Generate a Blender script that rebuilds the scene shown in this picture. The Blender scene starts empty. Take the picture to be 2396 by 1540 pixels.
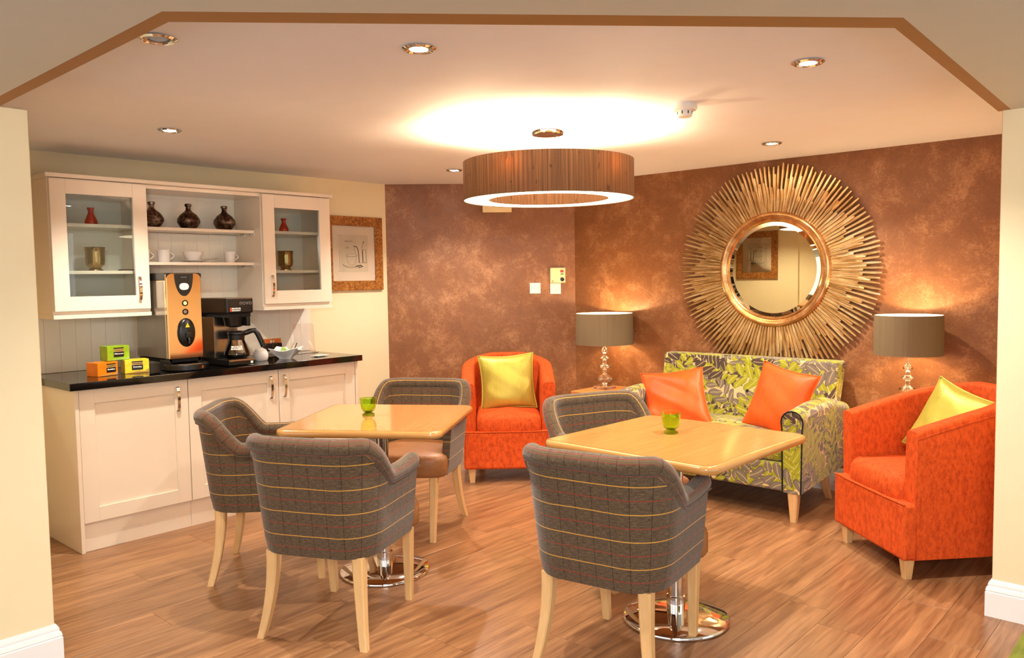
import bpy, bmesh, math, random
from mathutils import Vector, Matrix
random.seed(7)
PI = math.pi
sc = bpy.context.scene
COL = sc.collection

# ------------------------------------------------------------------ camera, world, lights, exposure
cd = bpy.data.cameras.new('camera'); cam = bpy.data.objects.new('camera', cd); COL.objects.link(cam)
cd.sensor_width = 36; cd.lens = 1880 / 2396 * 36; cd.clip_start = .05
A1, PITCH, ROLL, EYE = 0.73286751, 0.06224568, -0.01556082, 1.38
n1 = Vector((math.cos(A1), math.sin(A1), 0)); fw = Vector((-math.sin(A1), math.cos(A1), 0)); up = Vector((0, 0, 1))
F = fw * math.cos(PITCH) - up * math.sin(PITCH)
U = fw * math.sin(PITCH) + up * math.cos(PITCH)
R2 = n1 * math.cos(ROLL) + U * math.sin(ROLL); U2 = U * math.cos(ROLL) - n1 * math.sin(ROLL)
m = Matrix((R2, U2, -F)).transposed().to_4x4(); m.translation = (0, 0, EYE)
cam.matrix_world = m
sc.camera = cam
w = bpy.data.worlds.new('world'); sc.world = w; w.use_nodes = True
w.node_tree.nodes['Background'].inputs[0].default_value = (.97, .97, .98, 1)
w.node_tree.nodes['Background'].inputs[1].default_value = .8
sc.view_settings.view_transform = 'Standard'; sc.view_settings.look = 'None'
sc.view_settings.gamma = 1; sc.view_settings.use_curve_mapping = False
sc.view_settings.exposure = 1.22
P_BULB, P_DIFF, P_DOWN, P_TABLE, P_FILL = 15.0, 3.2, 48.0, 4.6, 46.0
WARM = (1.0, .70, .40); DOWNC = (1.0, .93, .83); COOL = (1.0, .97, .92)

def light(name, kind, loc, power, color, size=.03, parent=None, rot=None, **kw):
    l = bpy.data.lights.new(name, kind); l.energy = power; l.color = color
    if kind == 'AREA': l.size = size
    else: l.shadow_soft_size = size
    for k, v in kw.items(): setattr(l, k, v)
    o = bpy.data.objects.new(name, l); COL.objects.link(o); o.location = loc
    if rot: o.rotation_euler = rot
    if parent: o.parent = parent
    return o
# fill light added behind and above the photographer to brighten the near side
light('lobby_fill', 'AREA', (.55, -.55, 1.95), P_FILL, COOL, .6, rot=(math.radians(38), 0, A1))

# ------------------------------------------------------------------ node helpers
def lin(r, g, b, k=1.0):
    f = lambda c: ((c / 255) / 12.92 if c / 255 <= .04045 else ((c / 255 + .055) / 1.055) ** 2.4)
    return (f(r) * k, f(g) * k, f(b) * k, 1)
class V:
    def __init__(s, nt, sock): s.nt = nt; s.s = sock
    def _m(s, op, o=None, c=None):
        n = s.nt.nodes.new('ShaderNodeMath'); n.operation = op
        s.nt.links.new(s.s, n.inputs[0])
        for i, q in ((1, o), (2, c)):
            if q is None: continue
            if isinstance(q, V): s.nt.links.new(q.s, n.inputs[i])
            else: n.inputs[i].default_value = q
        return V(s.nt, n.outputs[0])
    def __add__(s, o): return s._m('ADD', o)
    def __sub__(s, o): return s._m('SUBTRACT', o)
    def __mul__(s, o): return s._m('MULTIPLY', o)
    def __truediv__(s, o): return s._m('DIVIDE', o)
    def abs(s): return s._m('ABSOLUTE')
    def frac(s): return s._m('FRACT')
    def lt(s, o): return s._m('LESS_THAN', o)
    def gt(s, o): return s._m('GREATER_THAN', o)
    def sin(s): return s._m('SINE')
    def cos(s): return s._m('COSINE')
    def sqrt(s): return s._m('SQRT')
    def max(s, o): return s._m('MAXIMUM', o)
    def min(s, o): return s._m('MINIMUM', o)
    def pow(s, o): return s._m('POWER', o)
class M:
    def __init__(s, name, rough=.5, metal=0.0, spec=.5, **kw):
        s.m = bpy.data.materials.new(name); s.m.use_nodes = True; s.nt = s.m.node_tree
        s.b = s.nt.nodes['Principled BSDF']
        s.b.inputs['Roughness'].default_value = rough; s.b.inputs['Metallic'].default_value = metal
        s.b.inputs['Specular IOR Level'].default_value = spec
        for k, v in kw.items(): s.b.inputs[k].default_value = v
    def n(s, t, **kw):
        nd = s.nt.nodes.new(t)
        for k, v in kw.items(): setattr(nd, k, v)
        return nd
    def coord(s, which='Object', scale=(1, 1, 1), rnd=False, loc=(0, 0, 0), rot=(0, 0, 0)):
        tc = s.n('ShaderNodeTexCoord'); mp = s.n('ShaderNodeMapping'); mp.inputs['Scale'].default_value = scale
        mp.inputs['Location'].default_value = loc; mp.inputs['Rotation'].default_value = rot
        out = tc.outputs[which]
        if rnd:
            oi = s.n('ShaderNodeObjectInfo'); mu = s.n('ShaderNodeVectorMath', operation='MULTIPLY_ADD')
            s.nt.links.new(oi.outputs['Random'], mu.inputs[0]); mu.inputs[1].default_value = (37, 91, 53)
            s.nt.links.new(out, mu.inputs[2]); out = mu.outputs[0]
        s.nt.links.new(out, mp.inputs['Vector']); return mp.outputs[0]
    def noise(s, vec, scale=5, detail=3, rough=.5, dist=0):
        nd = s.n('ShaderNodeTexNoise'); nd.inputs['Scale'].default_value = scale; nd.inputs['Detail'].default_value = detail
        nd.inputs['Roughness'].default_value = rough; nd.inputs['Distortion'].default_value = dist
        s.nt.links.new(vec, nd.inputs['Vector']); return V(s.nt, nd.outputs['Fac'])
    def ramp(s, fac, stops, mode='LINEAR'):
        r = s.n('ShaderNodeValToRGB'); r.color_ramp.interpolation = mode
        e = r.color_ramp.elements
        while len(e) < len(stops): e.new(.5)
        for k, (p, c) in enumerate(stops): e[k].position = p; e[k].color = c
        s.nt.links.new(fac.s, r.inputs[0]); return r.outputs[0]
    def mix(s, fac, a, b, mode='MIX'):
        x = s.n('ShaderNodeMix', data_type='RGBA', blend_type=mode)
        for i, q in ((0, fac), (6, a), (7, b)):
            if isinstance(q, V): q = q.s
            if isinstance(q, (int, float, tuple)): x.inputs[i].default_value = q
            else: s.nt.links.new(q, x.inputs[i])
        return x.outputs[2]
    def base(s, c):
        if isinstance(c, tuple): s.b.inputs['Base Color'].default_value = c
        else: s.nt.links.new(c, s.b.inputs['Base Color'])
        return s
    def bump(s, fac, strength=.2, dist=.01):
        b = s.n('ShaderNodeBump'); b.inputs['Strength'].default_value = strength; b.inputs['Distance'].default_value = dist
        s.nt.links.new(fac.s, b.inputs['Height']); s.nt.links.new(b.outputs[0], s.b.inputs['Normal']); return s
    def set(s, name, v):
        s.nt.links.new(v.s if isinstance(v, V) else v, s.b.inputs[name]); return s
    def sep(s, vec):
        q = s.n('ShaderNodeSeparateXYZ'); s.nt.links.new(vec, q.inputs[0]); return [V(s.nt, o) for o in q.outputs]

def plain(name, c, rough=.5, metal=0.0, var=.04, vs=8, spec=.5, bump=0, **kw):
    a = M(name, rough, metal, spec, **kw)
    v = a.noise(a.coord(), vs, 3)
    lo = tuple(x * (1 - var) for x in c[:3]) + (1,); hi = tuple(min(1, x * (1 + var)) for x in c[:3]) + (1,)
    a.base(a.ramp(v, [(.3, lo), (.7, hi)]))
    if bump: a.bump(a.noise(a.coord(), 260, 2), bump, .002)
    return a.m

def wood(name, c1, c2, rough=.35, scale=(1, 1, 1), rnd=False, gs=14, coat=0, rndval=0, dark=None, which='Object', dist=.08):
    a = M(name, rough)
    vec = a.coord(which, scale, rnd)
    g = a.noise(vec, gs, 6, .6, dist)
    g2 = a.noise(vec, gs * .28, 3, .5, dist * 2)
    mixf = g * .6 + g2 * .4
    st = [(.3, c1), (.68, c2)] if dark is None else [(.26, dark), (.42, c1), (.66, c2)]
    col = a.ramp(mixf, st)
    if rndval:
        oi = a.n('ShaderNodeObjectInfo'); r = V(a.nt, oi.outputs['Random'])
        hs = a.n('ShaderNodeHueSaturation'); a.nt.links.new(col, hs.inputs['Color'])
        a.nt.links.new((r * (2 * rndval) + (1 - rndval)).s, hs.inputs['Value']); col = hs.outputs[0]
    a.base(col)
    if coat: a.b.inputs['Coat Weight'].default_value = coat; a.b.inputs['Coat Roughness'].default_value = .08
    a.bump(g, .06, .003)
    return a.m

MT = {}
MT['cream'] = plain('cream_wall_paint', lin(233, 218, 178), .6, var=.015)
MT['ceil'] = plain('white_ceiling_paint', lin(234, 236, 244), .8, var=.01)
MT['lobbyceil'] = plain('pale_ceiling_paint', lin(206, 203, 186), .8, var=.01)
MT['tan'] = plain('tan_trim', lin(164, 118, 64), .7, var=.02)
MT['skirt'] = plain('white_gloss_paint', lin(236, 236, 234), .25, var=.01)
MT['cab'] = plain('gloss_cream_cabinet', lin(235, 219, 197), .13, var=.008, spec=.45)
MT['bead'] = plain('cream_panelling_paint', lin(238, 232, 216), .4, var=.01)
MT['granite'] = plain('black_granite', lin(12, 10, 10), .05, var=.5, vs=300)
MT['black'] = plain('black_plastic', lin(14, 12, 12), .3, var=.1)
MT['blackmat'] = plain('matt_black', lin(8, 7, 7), .8, var=.1)
MT['chrome'] = plain('polished_chrome', lin(225, 222, 218), .05, 1.0, var=.01)
MT['steel'] = plain('brushed_steel', lin(176, 168, 158), .22, 1.0, var=.05)
MT['mirrorsteel'] = plain('polished_steel', lin(238, 204, 158), .06, 1.0, var=.01)
MT['china'] = plain('white_china', lin(238, 232, 226), .08, var=.01)
MT['plaster'] = plain('white_plastic', lin(235, 230, 224), .35, var=.01)
MT['creamplastic'] = plain('cream_plastic', lin(246, 226, 170), .35, var=.01)
MT['red'] = plain('red_glaze', lin(196, 40, 16), .12, var=.12, vs=40)
MT['redpl'] = plain('red_plastic', lin(220, 60, 40), .3)
MT['goldpot'] = plain('gold_lustre', lin(170, 140, 88), .16, .9, var=.1, vs=20)
MT['beech'] = wood('beech', lin(206, 160, 102), lin(226, 186, 130), .4, (6, 6, 1), gs=9)
MT['oak'] = wood('light_oak_veneer', lin(186, 131, 70), lin(205, 150, 84), .16, (14, .8, 1), gs=4, coat=.5)
MT['oakedge'] = wood('light_oak_lipping', lin(182, 128, 68), lin(198, 144, 80), .14, (1, 1, 1), gs=8, coat=.6)
MT['oakdark'] = wood('honey_oak', lin(176, 116, 58), lin(202, 142, 80), .35, (1, 10, 10), gs=6)
MT['plank'] = wood('floor_plank', lin(138, 94, 60), lin(182, 134, 92), .30, (15, 1.0, 1), rnd=True, gs=3.6, rndval=.12, dark=lin(92, 58, 36), dist=.4)
MT['underfloor'] = plain('dark_subfloor', lin(60, 36, 24), .8)
MT['seatbrown'] = plain('tan_faux_leather', lin(150, 98, 54), .45, var=.12, vs=60, bump=.3)
MT['paper'] = plain('cream_mount_board', lin(250, 232, 200), .7, var=.01)
MT['paper2'] = plain('aged_paper', lin(236, 220, 184), .8, var=.05, vs=12)
MT['ink'] = plain('brown_ink', lin(70, 50, 36), .8)
MT['white'] = plain('white_print', lin(240, 238, 230), .5)
MT['grey'] = plain('grey_print', lin(110, 106, 100), .5)
MT['gold'] = plain('gold_print', lin(190, 150, 80), .4)
MT['yellow'] = plain('yellow_print', lin(240, 205, 30), .4)
MT['screen'] = plain('display_white', lin(235, 222, 200), .3)
MT['orangebox'] = plain('orange_card', lin(246, 128, 10), .35, var=.12, vs=25)
MT['greenbox'] = plain('green_card', lin(142, 176, 20), .35, var=.2, vs=25)
MT['yellowbox'] = plain('yellow_card', lin(250, 208, 40), .35, var=.14, vs=25)
MT['wrapwhite'] = plain('white_wrapper', lin(238, 228, 205), .3)
MT['wrapgreen'] = plain('green_wrapper', lin(150, 190, 90), .3)
MT['cable'] = plain('clear_white_cable', lin(200, 195, 190), .4)
MT['silverleaf'] = None

def wallpaper():
    a = M('copper_mottled_wallpaper', .5, 0.12, .5)
    v = a.coord('Object')
    n = a.noise(v, 4.5, 8, .78, .2); f = a.noise(v, 70, 4, .7)
    k = n * .72 + f * .28
    a.base(a.ramp(k, [(.36, lin(122, 76, 41)), (.50, lin(136, 87, 49)), (.60, lin(166, 115, 74)), (.7, lin(194, 144, 102))]))
    a.set('Roughness', a.noise(v, 6, 4) * .3 + .3); a.bump(f, .15, .002)
    return a.m
MT['wallpaper'] = wallpaper()

def bronze():
    a = M('mottled_bronze_glaze', .28, .75)
    v = a.coord('Object', rnd=True); k = a.noise(v, 22, 6, .7)
    a.base(a.ramp(k, [(.38, lin(28, 16, 12)), (.5, lin(78, 54, 40)), (.62, lin(142, 126, 112))])); a.bump(k, .3, .004)
    return a.m
MT['bronze'] = bronze()

def leafmetal(name, c1, c2, c3, rough=.3, sc_=(1, 1, 1)):
    a = M(name, rough, .9)
    k = a.noise(a.coord('Object', sc_, rnd=True), 16, 4, .6)
    a.base(a.ramp(k, [(.36, c1), (.5, c2), (.64, c3)])); a.bump(k, .2, .003)
    return a.m
MT['ray'] = leafmetal('antique_gold_leaf', lin(186, 148, 96), lin(222, 188, 136), lin(248, 228, 190), .20, (2, 2, .4))
MT['goldframe'] = leafmetal('copper_gold_frame', lin(190, 138, 84), lin(214, 164, 108), lin(236, 196, 140), .2)
MT['picframe'] = None
def burl():
    a = M('burr_wood_frame', .35); k = a.noise(a.coord('Object'), 70, 6, .7)
    a.base(a.ramp(k, [(.35, lin(96, 52, 18)), (.5, lin(150, 92, 36)), (.65, lin(186, 130, 62))])); return a.m
MT['picframe'] = burl()

def tweed():
    a = M('brown_tweed_check', .9, 0, .2); a.b.inputs['Sheen Weight'].default_value = .25
    tc = a.n('ShaderNodeTexCoord'); uv = tc.outputs['UV']; u, v, _ = a.sep(uv)
    mp = a.n('ShaderNodeMapping'); mp.inputs['Scale'].default_value = (50, 260, 1); a.nt.links.new(uv, mp.inputs[0])
    n = a.noise(mp.outputs[0], 1, 4, .7)
    mp2 = a.n('ShaderNodeMapping'); mp2.inputs['Scale'].default_value = (420, 90, 1); a.nt.links.new(uv, mp2.inputs[0])
    n2 = a.noise(mp2.outputs[0], 1, 3, .7)
    col = a.ramp(n * .6 + n2 * .4, [(.32, lin(50, 38, 26)), (.5, lin(87, 70, 51)), (.68, lin(122, 102, 78))])
    P = .094; Q = .062
    def line(c, period, off, wd, soft=.0012):
        d = (((c + off) / period).frac() - .5).abs() * period
        return ((d - wd) * (-1 / soft)).max(0).min(1)
    wob = (a.noise(uv, 9, 2) - .5) * .004
    col = a.mix(line(u, Q, 0, .0018) * .7, col, lin(34, 26, 22))
    col = a.mix(line(v + wob, P, .047, .0026, .002) * .75, col, lin(150, 50, 36))
    col = a.mix(line(v + wob, P, 0, .0022), col, lin(206, 150, 62))
    a.base(col); a.bump(n2, .35, .002)
    return a.m
MT['tweed'] = tweed()

def velvet(name, c, dark, sheen=.6, vs=30, rough=.8):
    a = M(name, rough, 0, .25); a.b.inputs['Sheen Weight'].default_value = sheen; a.b.inputs['Sheen Roughness'].default_value = .35
    a.b.inputs['Sheen Tint'].default_value = tuple(min(1, x * 1.6) for x in c[:3]) + (1,)
    k = a.noise(a.coord('Object', (1, 1, .5)), vs, 6, .75); f = a.noise(a.coord('Object'), 400, 2)
    a.base(a.ramp(k * .75 + f * .25, [(.36, dark), (.56, c)])); a.bump(f, .3, .002)
    return a.m
MT['orangevel'] = velvet('orange_chenille', lin(214, 86, 26), lin(164, 50, 11), .3, 60)
MT['orangesat'] = velvet('orange_taffeta', lin(238, 98, 36), lin(224, 80, 26), .4, 5, .42)
MT['limesat'] = velvet('lime_gold_satin', lin(196, 184, 82), lin(172, 160, 58), .5, 5, .36)
MT['limesat'].node_tree.nodes['Principled BSDF'].inputs['Metallic'].default_value = .25
MT['greenseat'] = velvet('green_striped_fabric', lin(120, 126, 44), lin(92, 96, 30), .4, 14)

def leafy():
    a = M('leaf_pattern_upholstery', .75, 0, .3); a.b.inputs['Sheen Weight'].default_value = .3
    tc = a.n('ShaderNodeTexCoord')
    grain = a.noise(tc.outputs['UV'], 300, 3)
    col = a.mix(grain * .3, lin(222, 188, 136), lin(196, 160, 110))
    layers = [((0, 0), 4.2, 1.0), ((.37, .61), 4.0, 2.7), ((.71, .23), 4.1, 4.4), ((.13, .83), 4.3, .3), ((.53, .33), 3.9, 5.4)]
    for li, ((ox, oy), s, ph) in enumerate(layers):
        mp = a.n('ShaderNodeMapping'); mp.inputs['Location'].default_value = (ox, oy, 0); a.nt.links.new(tc.outputs['UV'], mp.inputs[0])
        vo = a.n('ShaderNodeTexVoronoi', voronoi_dimensions='2D'); vo.inputs['Scale'].default_value = s; vo.inputs['Randomness'].default_value = .55
        if li == 0:
            wn = a.n('ShaderNodeTexNoise'); wn.inputs['Scale'].default_value = 7; a.nt.links.new(tc.outputs['UV'], wn.inputs['Vector'])
            wm = a.n('ShaderNodeVectorMath', operation='MULTIPLY_ADD'); a.nt.links.new(wn.outputs['Color'], wm.inputs[0]); wm.inputs[1].default_value = (.05, .05, 0); a.nt.links.new(tc.outputs['UV'], wm.inputs[2])
        a.nt.links.new(wm.outputs[0], mp.inputs[0])
        a.nt.links.new(mp.outputs[0], vo.inputs['Vector'])
        sb = a.n('ShaderNodeVectorMath', operation='SUBTRACT'); a.nt.links.new(mp.outputs[0], sb.inputs[0]); a.nt.links.new(vo.outputs['Position'], sb.inputs[1])
        x, y, _ = a.sep(sb.outputs[0])
        sr = a.n('ShaderNodeSeparateColor'); a.nt.links.new(vo.outputs['Color'], sr.inputs[0])
        r1 = V(a.nt, sr.outputs[0]); r2 = V(a.nt, sr.outputs[1])
        ang = r1 * 2.2 + (ph - 1.1)
        c, sn = ang.cos(), ang.sin()
        px = (x * c - y * sn) * s; py = (x * sn + y * c) * s          # cell units
        py = py + (px * px) * .15
        ax = px.abs()
        side = px.gt(0) * .5
        q = (py - ax * .75) * 3.7 + 40.0 + side                       # leaflets sweep up from the stem
        fr = (q.frac() - .5).abs() * 2
        L = (py * py * -.6 + .36).max(.01)
        t = (ax / L).min(1)
        width = (t * (PI * .93) + .17).sin().max(0).pow(.8) * .9
        leaf = fr.lt(width) * t.lt(.99) * py.abs().lt(.62)
        vein = fr.lt(.09) * t.lt(.82) + ax.lt(.012)
        edge = ((width - fr) * 5).min(1).max(0)
        lime = a.mix(edge, lin(112, 112, 4), lin(156, 154, 12))
        grey = a.mix(edge, lin(78, 68, 56), lin(120, 106, 90))
        dark = a.mix(edge, lin(44, 30, 22), lin(74, 54, 42))
        pick = r2
        lc = a.mix(pick.gt(.44), lime, grey); lc = a.mix(pick.gt(.74), lc, dark)
        lc = a.mix(vein.min(1) * .55, lc, lin(212, 190, 130))
        col = a.mix(leaf, col, lc)
    a.base(col); a.bump(grain, .2, .002)
    return a.m
MT['leafy'] = leafy()

def shade_silk(name, c1, c2, trans, streak=True):
    a = M(name, .75); vec = a.coord('UV', (90, 1.2, 1) if streak else (40, 1, 1))
    k = a.noise(vec, 1, 6, .7); sp = a.noise(a.coord('UV', (22, 9, 1)), 1.6, 3)
    col = a.ramp(k, [(.3, c1), (.5, tuple((p + q) / 2 for p, q in zip(c1, c2))), (.72, c2)])
    if streak: col = a.mix(sp.gt(.66) * .55, col, lin(52, 28, 14))
    a.base(col)
    tr = a.n('ShaderNodeBsdfTranslucent'); a.nt.links.new(col, tr.inputs[0])
    mx = a.n('ShaderNodeMixShader'); mx.inputs[0].default_value = trans
    a.nt.links.new(a.b.outputs[0], mx.inputs[1]); a.nt.links.new(tr.outputs[0], mx.inputs[2])
    a.nt.links.new(mx.outputs[0], a.nt.nodes['Material Output'].inputs[0])
    return a.m
MT['silk'] = shade_silk('brown_slub_silk', lin(66, 42, 24), lin(152, 110, 68), .24)
MT['taupe'] = shade_silk('taupe_satin_shade', lin(112, 94, 66), lin(124, 106, 76), .03, False)
MT['shadein'] = plain('white_shade_lining', lin(245, 236, 215), .8)

def emit(name, c, s):
    a = M(name); a.b.inputs['Emission Color'].default_value = c; a.b.inputs['Emission Strength'].default_value = s
    a.base(c); return a.m
MT['lens'] = emit('lamp_lens', (1, .93, .8, 1), 30)
MT['lensdim'] = emit('dim_lamp_lens', (.3, .3, .3, 1), .1)
MT['diffuser'] = emit('lit_diffuser', (1, .80, .52, 1), P_DIFF)
MT['led'] = emit('orange_lit_button', (1, .55, .1, 1), 1.2)

def glass(name, c=(1, 1, 1, 1), rough=0, ior=1.45, thin=False, mixf=.9):
    a = M(name, rough); a.base(c); a.b.inputs['Transmission Weight'].default_value = 1; a.b.inputs['IOR'].default_value = ior
    tb = a.n('ShaderNodeBsdfTransparent'); tb.inputs[0].default_value = c
    if thin:
        gl = a.n('ShaderNodeBsdfGlossy'); gl.inputs['Roughness'].default_value = .01
        fr = a.n('ShaderNodeFresnel'); fr.inputs[0].default_value = 1.5
        mx = a.n('ShaderNodeMixShader'); a.nt.links.new((V(a.nt, fr.outputs[0]) * 1.1).s, mx.inputs[0])
        a.nt.links.new(tb.outputs[0], mx.inputs[1]); a.nt.links.new(gl.outputs[0], mx.inputs[2])
        a.nt.links.new(mx.outputs[0], a.nt.nodes['Material Output'].inputs[0])
    return a.m
MT['pane'] = glass('cabinet_glass', (.93, .96, .95, 1), thin=True)
MT['acrylic'] = glass('clear_acrylic', (.96, .95, .96, 1), thin=True)
MT['crystal'] = glass('crystal_glass', (1, .98, .95, 1), ior=1.5)
MT['greenglass'] = glass('lime_green_glass', (.62, .86, .14, 1), ior=1.25)
MT['greenglass2'] = glass('lime_green_glass_foot', (.50, .80, .06, 1), ior=1.3)
MT['carafe'] = glass('carafe_glass', (.97, .95, .92, 1), thin=True)
MT['coffee'] = plain('black_coffee', lin(20, 8, 4), .08)
a = M('mirror_glass', .0, 1.0); a.base(a.ramp(a.noise(a.coord(), 1, 1), [(0, lin(222, 212, 180)), (1, lin(226, 216, 184))])); MT['mirror'] = a.m

# ------------------------------------------------------------------ mesh helpers
def mesh(name, vs, fs, uv=None, smooth=None, box=True):
    me = bpy.data.meshes.new(name); me.from_pydata([tuple(v) for v in vs], [], fs); me.update()
    bm = bmesh.new(); bm.from_mesh(me); bmesh.ops.recalc_face_normals(bm, faces=bm.faces); bm.to_mesh(me); bm.free()
    finish(me, uv, smooth); return me
def finish(me, uv=None, smooth=None):
    l = me.uv_layers.new(name='UVMap')
    if uv:
        for lp in me.loops: l.data[lp.index].uv = uv[lp.vertex_index]
    else:
        for p in me.polygons:
            n = p.normal; ax = max(range(3), key=lambda i: abs(n[i]))
            for li in p.loop_indices:
                c = me.vertices[me.loops[li].vertex_index].co
                l.data[li].uv = ((c.y, c.z), (c.x, c.z), (c.x, c.y))[ax]
    if smooth is not None:
        me.shade_smooth(); me.set_sharp_from_angle(angle=math.radians(smooth))
def bbox(x0, x1, y0, y1, z0, z1, bev=0, seg=2, smooth=40):
    bm = bmesh.new(); bmesh.ops.create_cube(bm, size=1)
    for v in bm.verts: v.co = ((x0 + x1) / 2 + v.co.x * (x1 - x0), (y0 + y1) / 2 + v.co.y * (y1 - y0), (z0 + z1) / 2 + v.co.z * (z1 - z0))
    if bev: bmesh.ops.bevel(bm, geom=bm.edges[:], offset=bev, segments=seg, profile=.5, affect='EDGES')
    me = bpy.data.meshes.new('box'); bm.to_mesh(me); bm.free(); finish(me, None, smooth if bev >= .004 else None)
    if bev >= .004:      # large faces keep their own normal, only the bevels turn
        best = {}
        for p in me.polygons:
            for vi in p.vertices:
                if vi not in best or p.area > best[vi][0]: best[vi] = (p.area, tuple(p.normal))
        me.normals_split_custom_set_from_vertices([best[i][1] for i in range(len(me.vertices))])
    return me
def join(*mes):
    bm = bmesh.new()
    for q in mes: bm.from_mesh(q)
    me = bpy.data.meshes.new('joined'); bm.to_mesh(me); bm.free()
    me.set_sharp_from_angle(angle=math.radians(40)) if False else None
    return me
def shift(me, d=(0, 0, 0), rz=0, rx=0, ry=0):
    me.transform(Matrix.Translation(d) @ Matrix.Rotation(rz, 4, 'Z') @ Matrix.Rotation(ry, 4, 'Y') @ Matrix.Rotation(rx, 4, 'X')); return me
def lathe(prof, n=32, c=(0, 0), smooth=35, closed=False, rmod=None):
    vs, fs, uv = [], [], []
    m_ = len(prof); acc = [0]
    for i in range(1, m_): acc.append(acc[-1] + math.dist(prof[i], prof[i - 1]))
    for i, (r, z) in enumerate(prof):
        for k in range(n):
            t = 2 * PI * k / n; rr = r * (rmod(t, i) if rmod else 1)
            vs.append((c[0] + rr * math.cos(t), c[1] + rr * math.sin(t), z)); uv.append((t * max(p[0] for p in prof), acc[i]))
    for i in range(m_ - (0 if closed else 1)):
        j = (i + 1) % m_
        for k in range(n):
            fs.append((i * n + k, i * n + (k + 1) % n, j * n + (k + 1) % n, j * n + k))
    if not closed:
        if prof[0][0] > 1e-6: fs.append(tuple(range(n)))
        if prof[-1][0] > 1e-6: fs.append(tuple((m_ - 1) * n + k for k in range(n)))
    me = mesh('lathe', vs, fs, uv, smooth)
    bm = bmesh.new(); bm.from_mesh(me); bmesh.ops.remove_doubles(bm, verts=bm.verts, dist=1e-6); bmesh.ops.recalc_face_normals(bm, faces=bm.faces); bm.to_mesh(me); bm.free()
    return me
def tube(pts, r, n=10, cap=True, flat=1.0, taper=None, upv=(0, 0, 1), smooth=50):
    pts = [Vector(p) for p in pts]; vs, fs, uv = [], [], []; L = 0
    T = []
    for i in range(len(pts)):
        a_ = pts[max(0, i - 1)]; b_ = pts[min(len(pts) - 1, i + 1)]; T.append((b_ - a_).normalized())
    x = T[0].cross(Vector(upv))
    if x.length < .01: x = T[0].cross(Vector((1, 0, 0)))
    x.normalize()
    for i, p in enumerate(pts):
        x = (x - T[i] * x.dot(T[i])).normalized(); y = T[i].cross(x)
        if i: L += (p - pts[i - 1]).length
        rr = r * (taper(i / (len(pts) - 1)) if taper else 1)
        for k in range(n):
            t = 2 * PI * k / n; vs.append(p + x * math.cos(t) * rr + y * math.sin(t) * rr * flat); uv.append((L, t * r))
    for i in range(len(pts) - 1):
        for k in range(n): fs.append((i * n + k, i * n + (k + 1) % n, (i + 1) * n + (k + 1) % n, (i + 1) * n + k))
    if cap: fs.append(tuple(range(n))); fs.append(tuple((len(pts) - 1) * n + k for k in range(n)))
    return mesh('tube', vs, fs, uv, smooth)
def prism(poly, z0, z1, smooth=None):
    n = len(poly); vs = [(x, y, z0) for x, y in poly] + [(x, y, z1) for x, y in poly]
    fs = [tuple(range(n)), tuple(range(n, 2 * n))] + [(k, (k + 1) % n, n + (k + 1) % n, n + k) for k in range(n)]
    return mesh('prism', vs, fs, None, smooth)
def loft(outline, levels, smooth=45, crown=None):
    """stack of copies of a closed outline, each inset by d and at height z"""
    n = len(outline); vs, fs = [], []
    P = [Vector((x, y)) for x, y in outline]
    N = []
    for k in range(n):
        t = (P[(k + 1) % n] - P[k - 1]).normalized(); N.append(Vector((t.y, -t.x)))
    for d, z in levels:
        for k in range(n):
            q = P[k] - N[k] * d; vs.append((q.x, q.y, z))
    for i in range(len(levels) - 1):
        for k in range(n): fs.append((i * n + k, i * n + (k + 1) % n, (i + 1) * n + (k + 1) % n, (i + 1) * n + k))
    for lev in (0, len(levels) - 1):
        cz = levels[lev][1] + (crown or 0 if lev else 0); c = sum(P, Vector((0, 0))) / n
        vs.append((c.x, c.y, cz)); ci = len(vs) - 1
        for k in range(n): fs.append((lev * n + k, lev * n + (k + 1) % n, ci))
    return mesh('loft', vs, fs, None, smooth)
def rrect(w_, h_, r, seg=6, cx=0, cy=0):
    out = []
    for sx, sy, a0 in ((1, 1, 0), (-1, 1, PI / 2), (-1, -1, PI), (1, -1, 3 * PI / 2)):
        for k in range(seg + 1):
            t = a0 + PI / 2 * k / seg; out.append((cx + sx * (w_ / 2 - r) + r * math.cos(t), cy + sy * (h_ / 2 - r) + r * math.sin(t)))
    return out
def strip_profile(prof, path, closed=False):
    """sweep a (out, z) profile along a plan path of (x, y); out is to the right of travel"""
    P = [Vector(p) for p in path]; n = len(P); m_ = len(prof); vs, fs = [], []
    for i in range(n):
        ds = []
        if i > 0: ds.append((P[i] - P[i - 1]).normalized())
        if i < n - 1: ds.append((P[i + 1] - P[i]).normalized())
        ns = [Vector((d.y, -d.x)) for d in ds]; nn = sum(ns, Vector((0, 0))); nn.normalize(); k = 1 / max(.3, nn.dot(ns[0])); 
        for o, z in prof: q = P[i] + nn * k * o; vs.append((q.x, q.y, z))
    for i in range(n - 1):
        for j in range(m_): fs.append((i * m_ + j, i * m_ + (j + 1) % m_, (i + 1) * m_ + (j + 1) % m_, (i + 1) * m_ + j))
    fs.append(tuple(range(m_))); fs.append(tuple((n - 1) * m_ + j for j in range(m_)))
    return mesh('strip', vs, fs, None, 30)
def text(s, size, depth=.0006, bold=False):
    c = bpy.data.curves.new('t', 'FONT'); c.body = s; c.size = size; c.extrude = depth; c.align_x = 'CENTER'; c.align_y = 'CENTER'; c.resolution_u = 3
    if bold: c.offset = size * .02
    o = bpy.data.objects.new('t', c); COL.objects.link(o)
    dg = bpy.context.evaluated_depsgraph_get(); me = bpy.data.meshes.new_from_object(o.evaluated_get(dg))
    bpy.data.objects.remove(o); me2 = me.copy(); return me2

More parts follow.
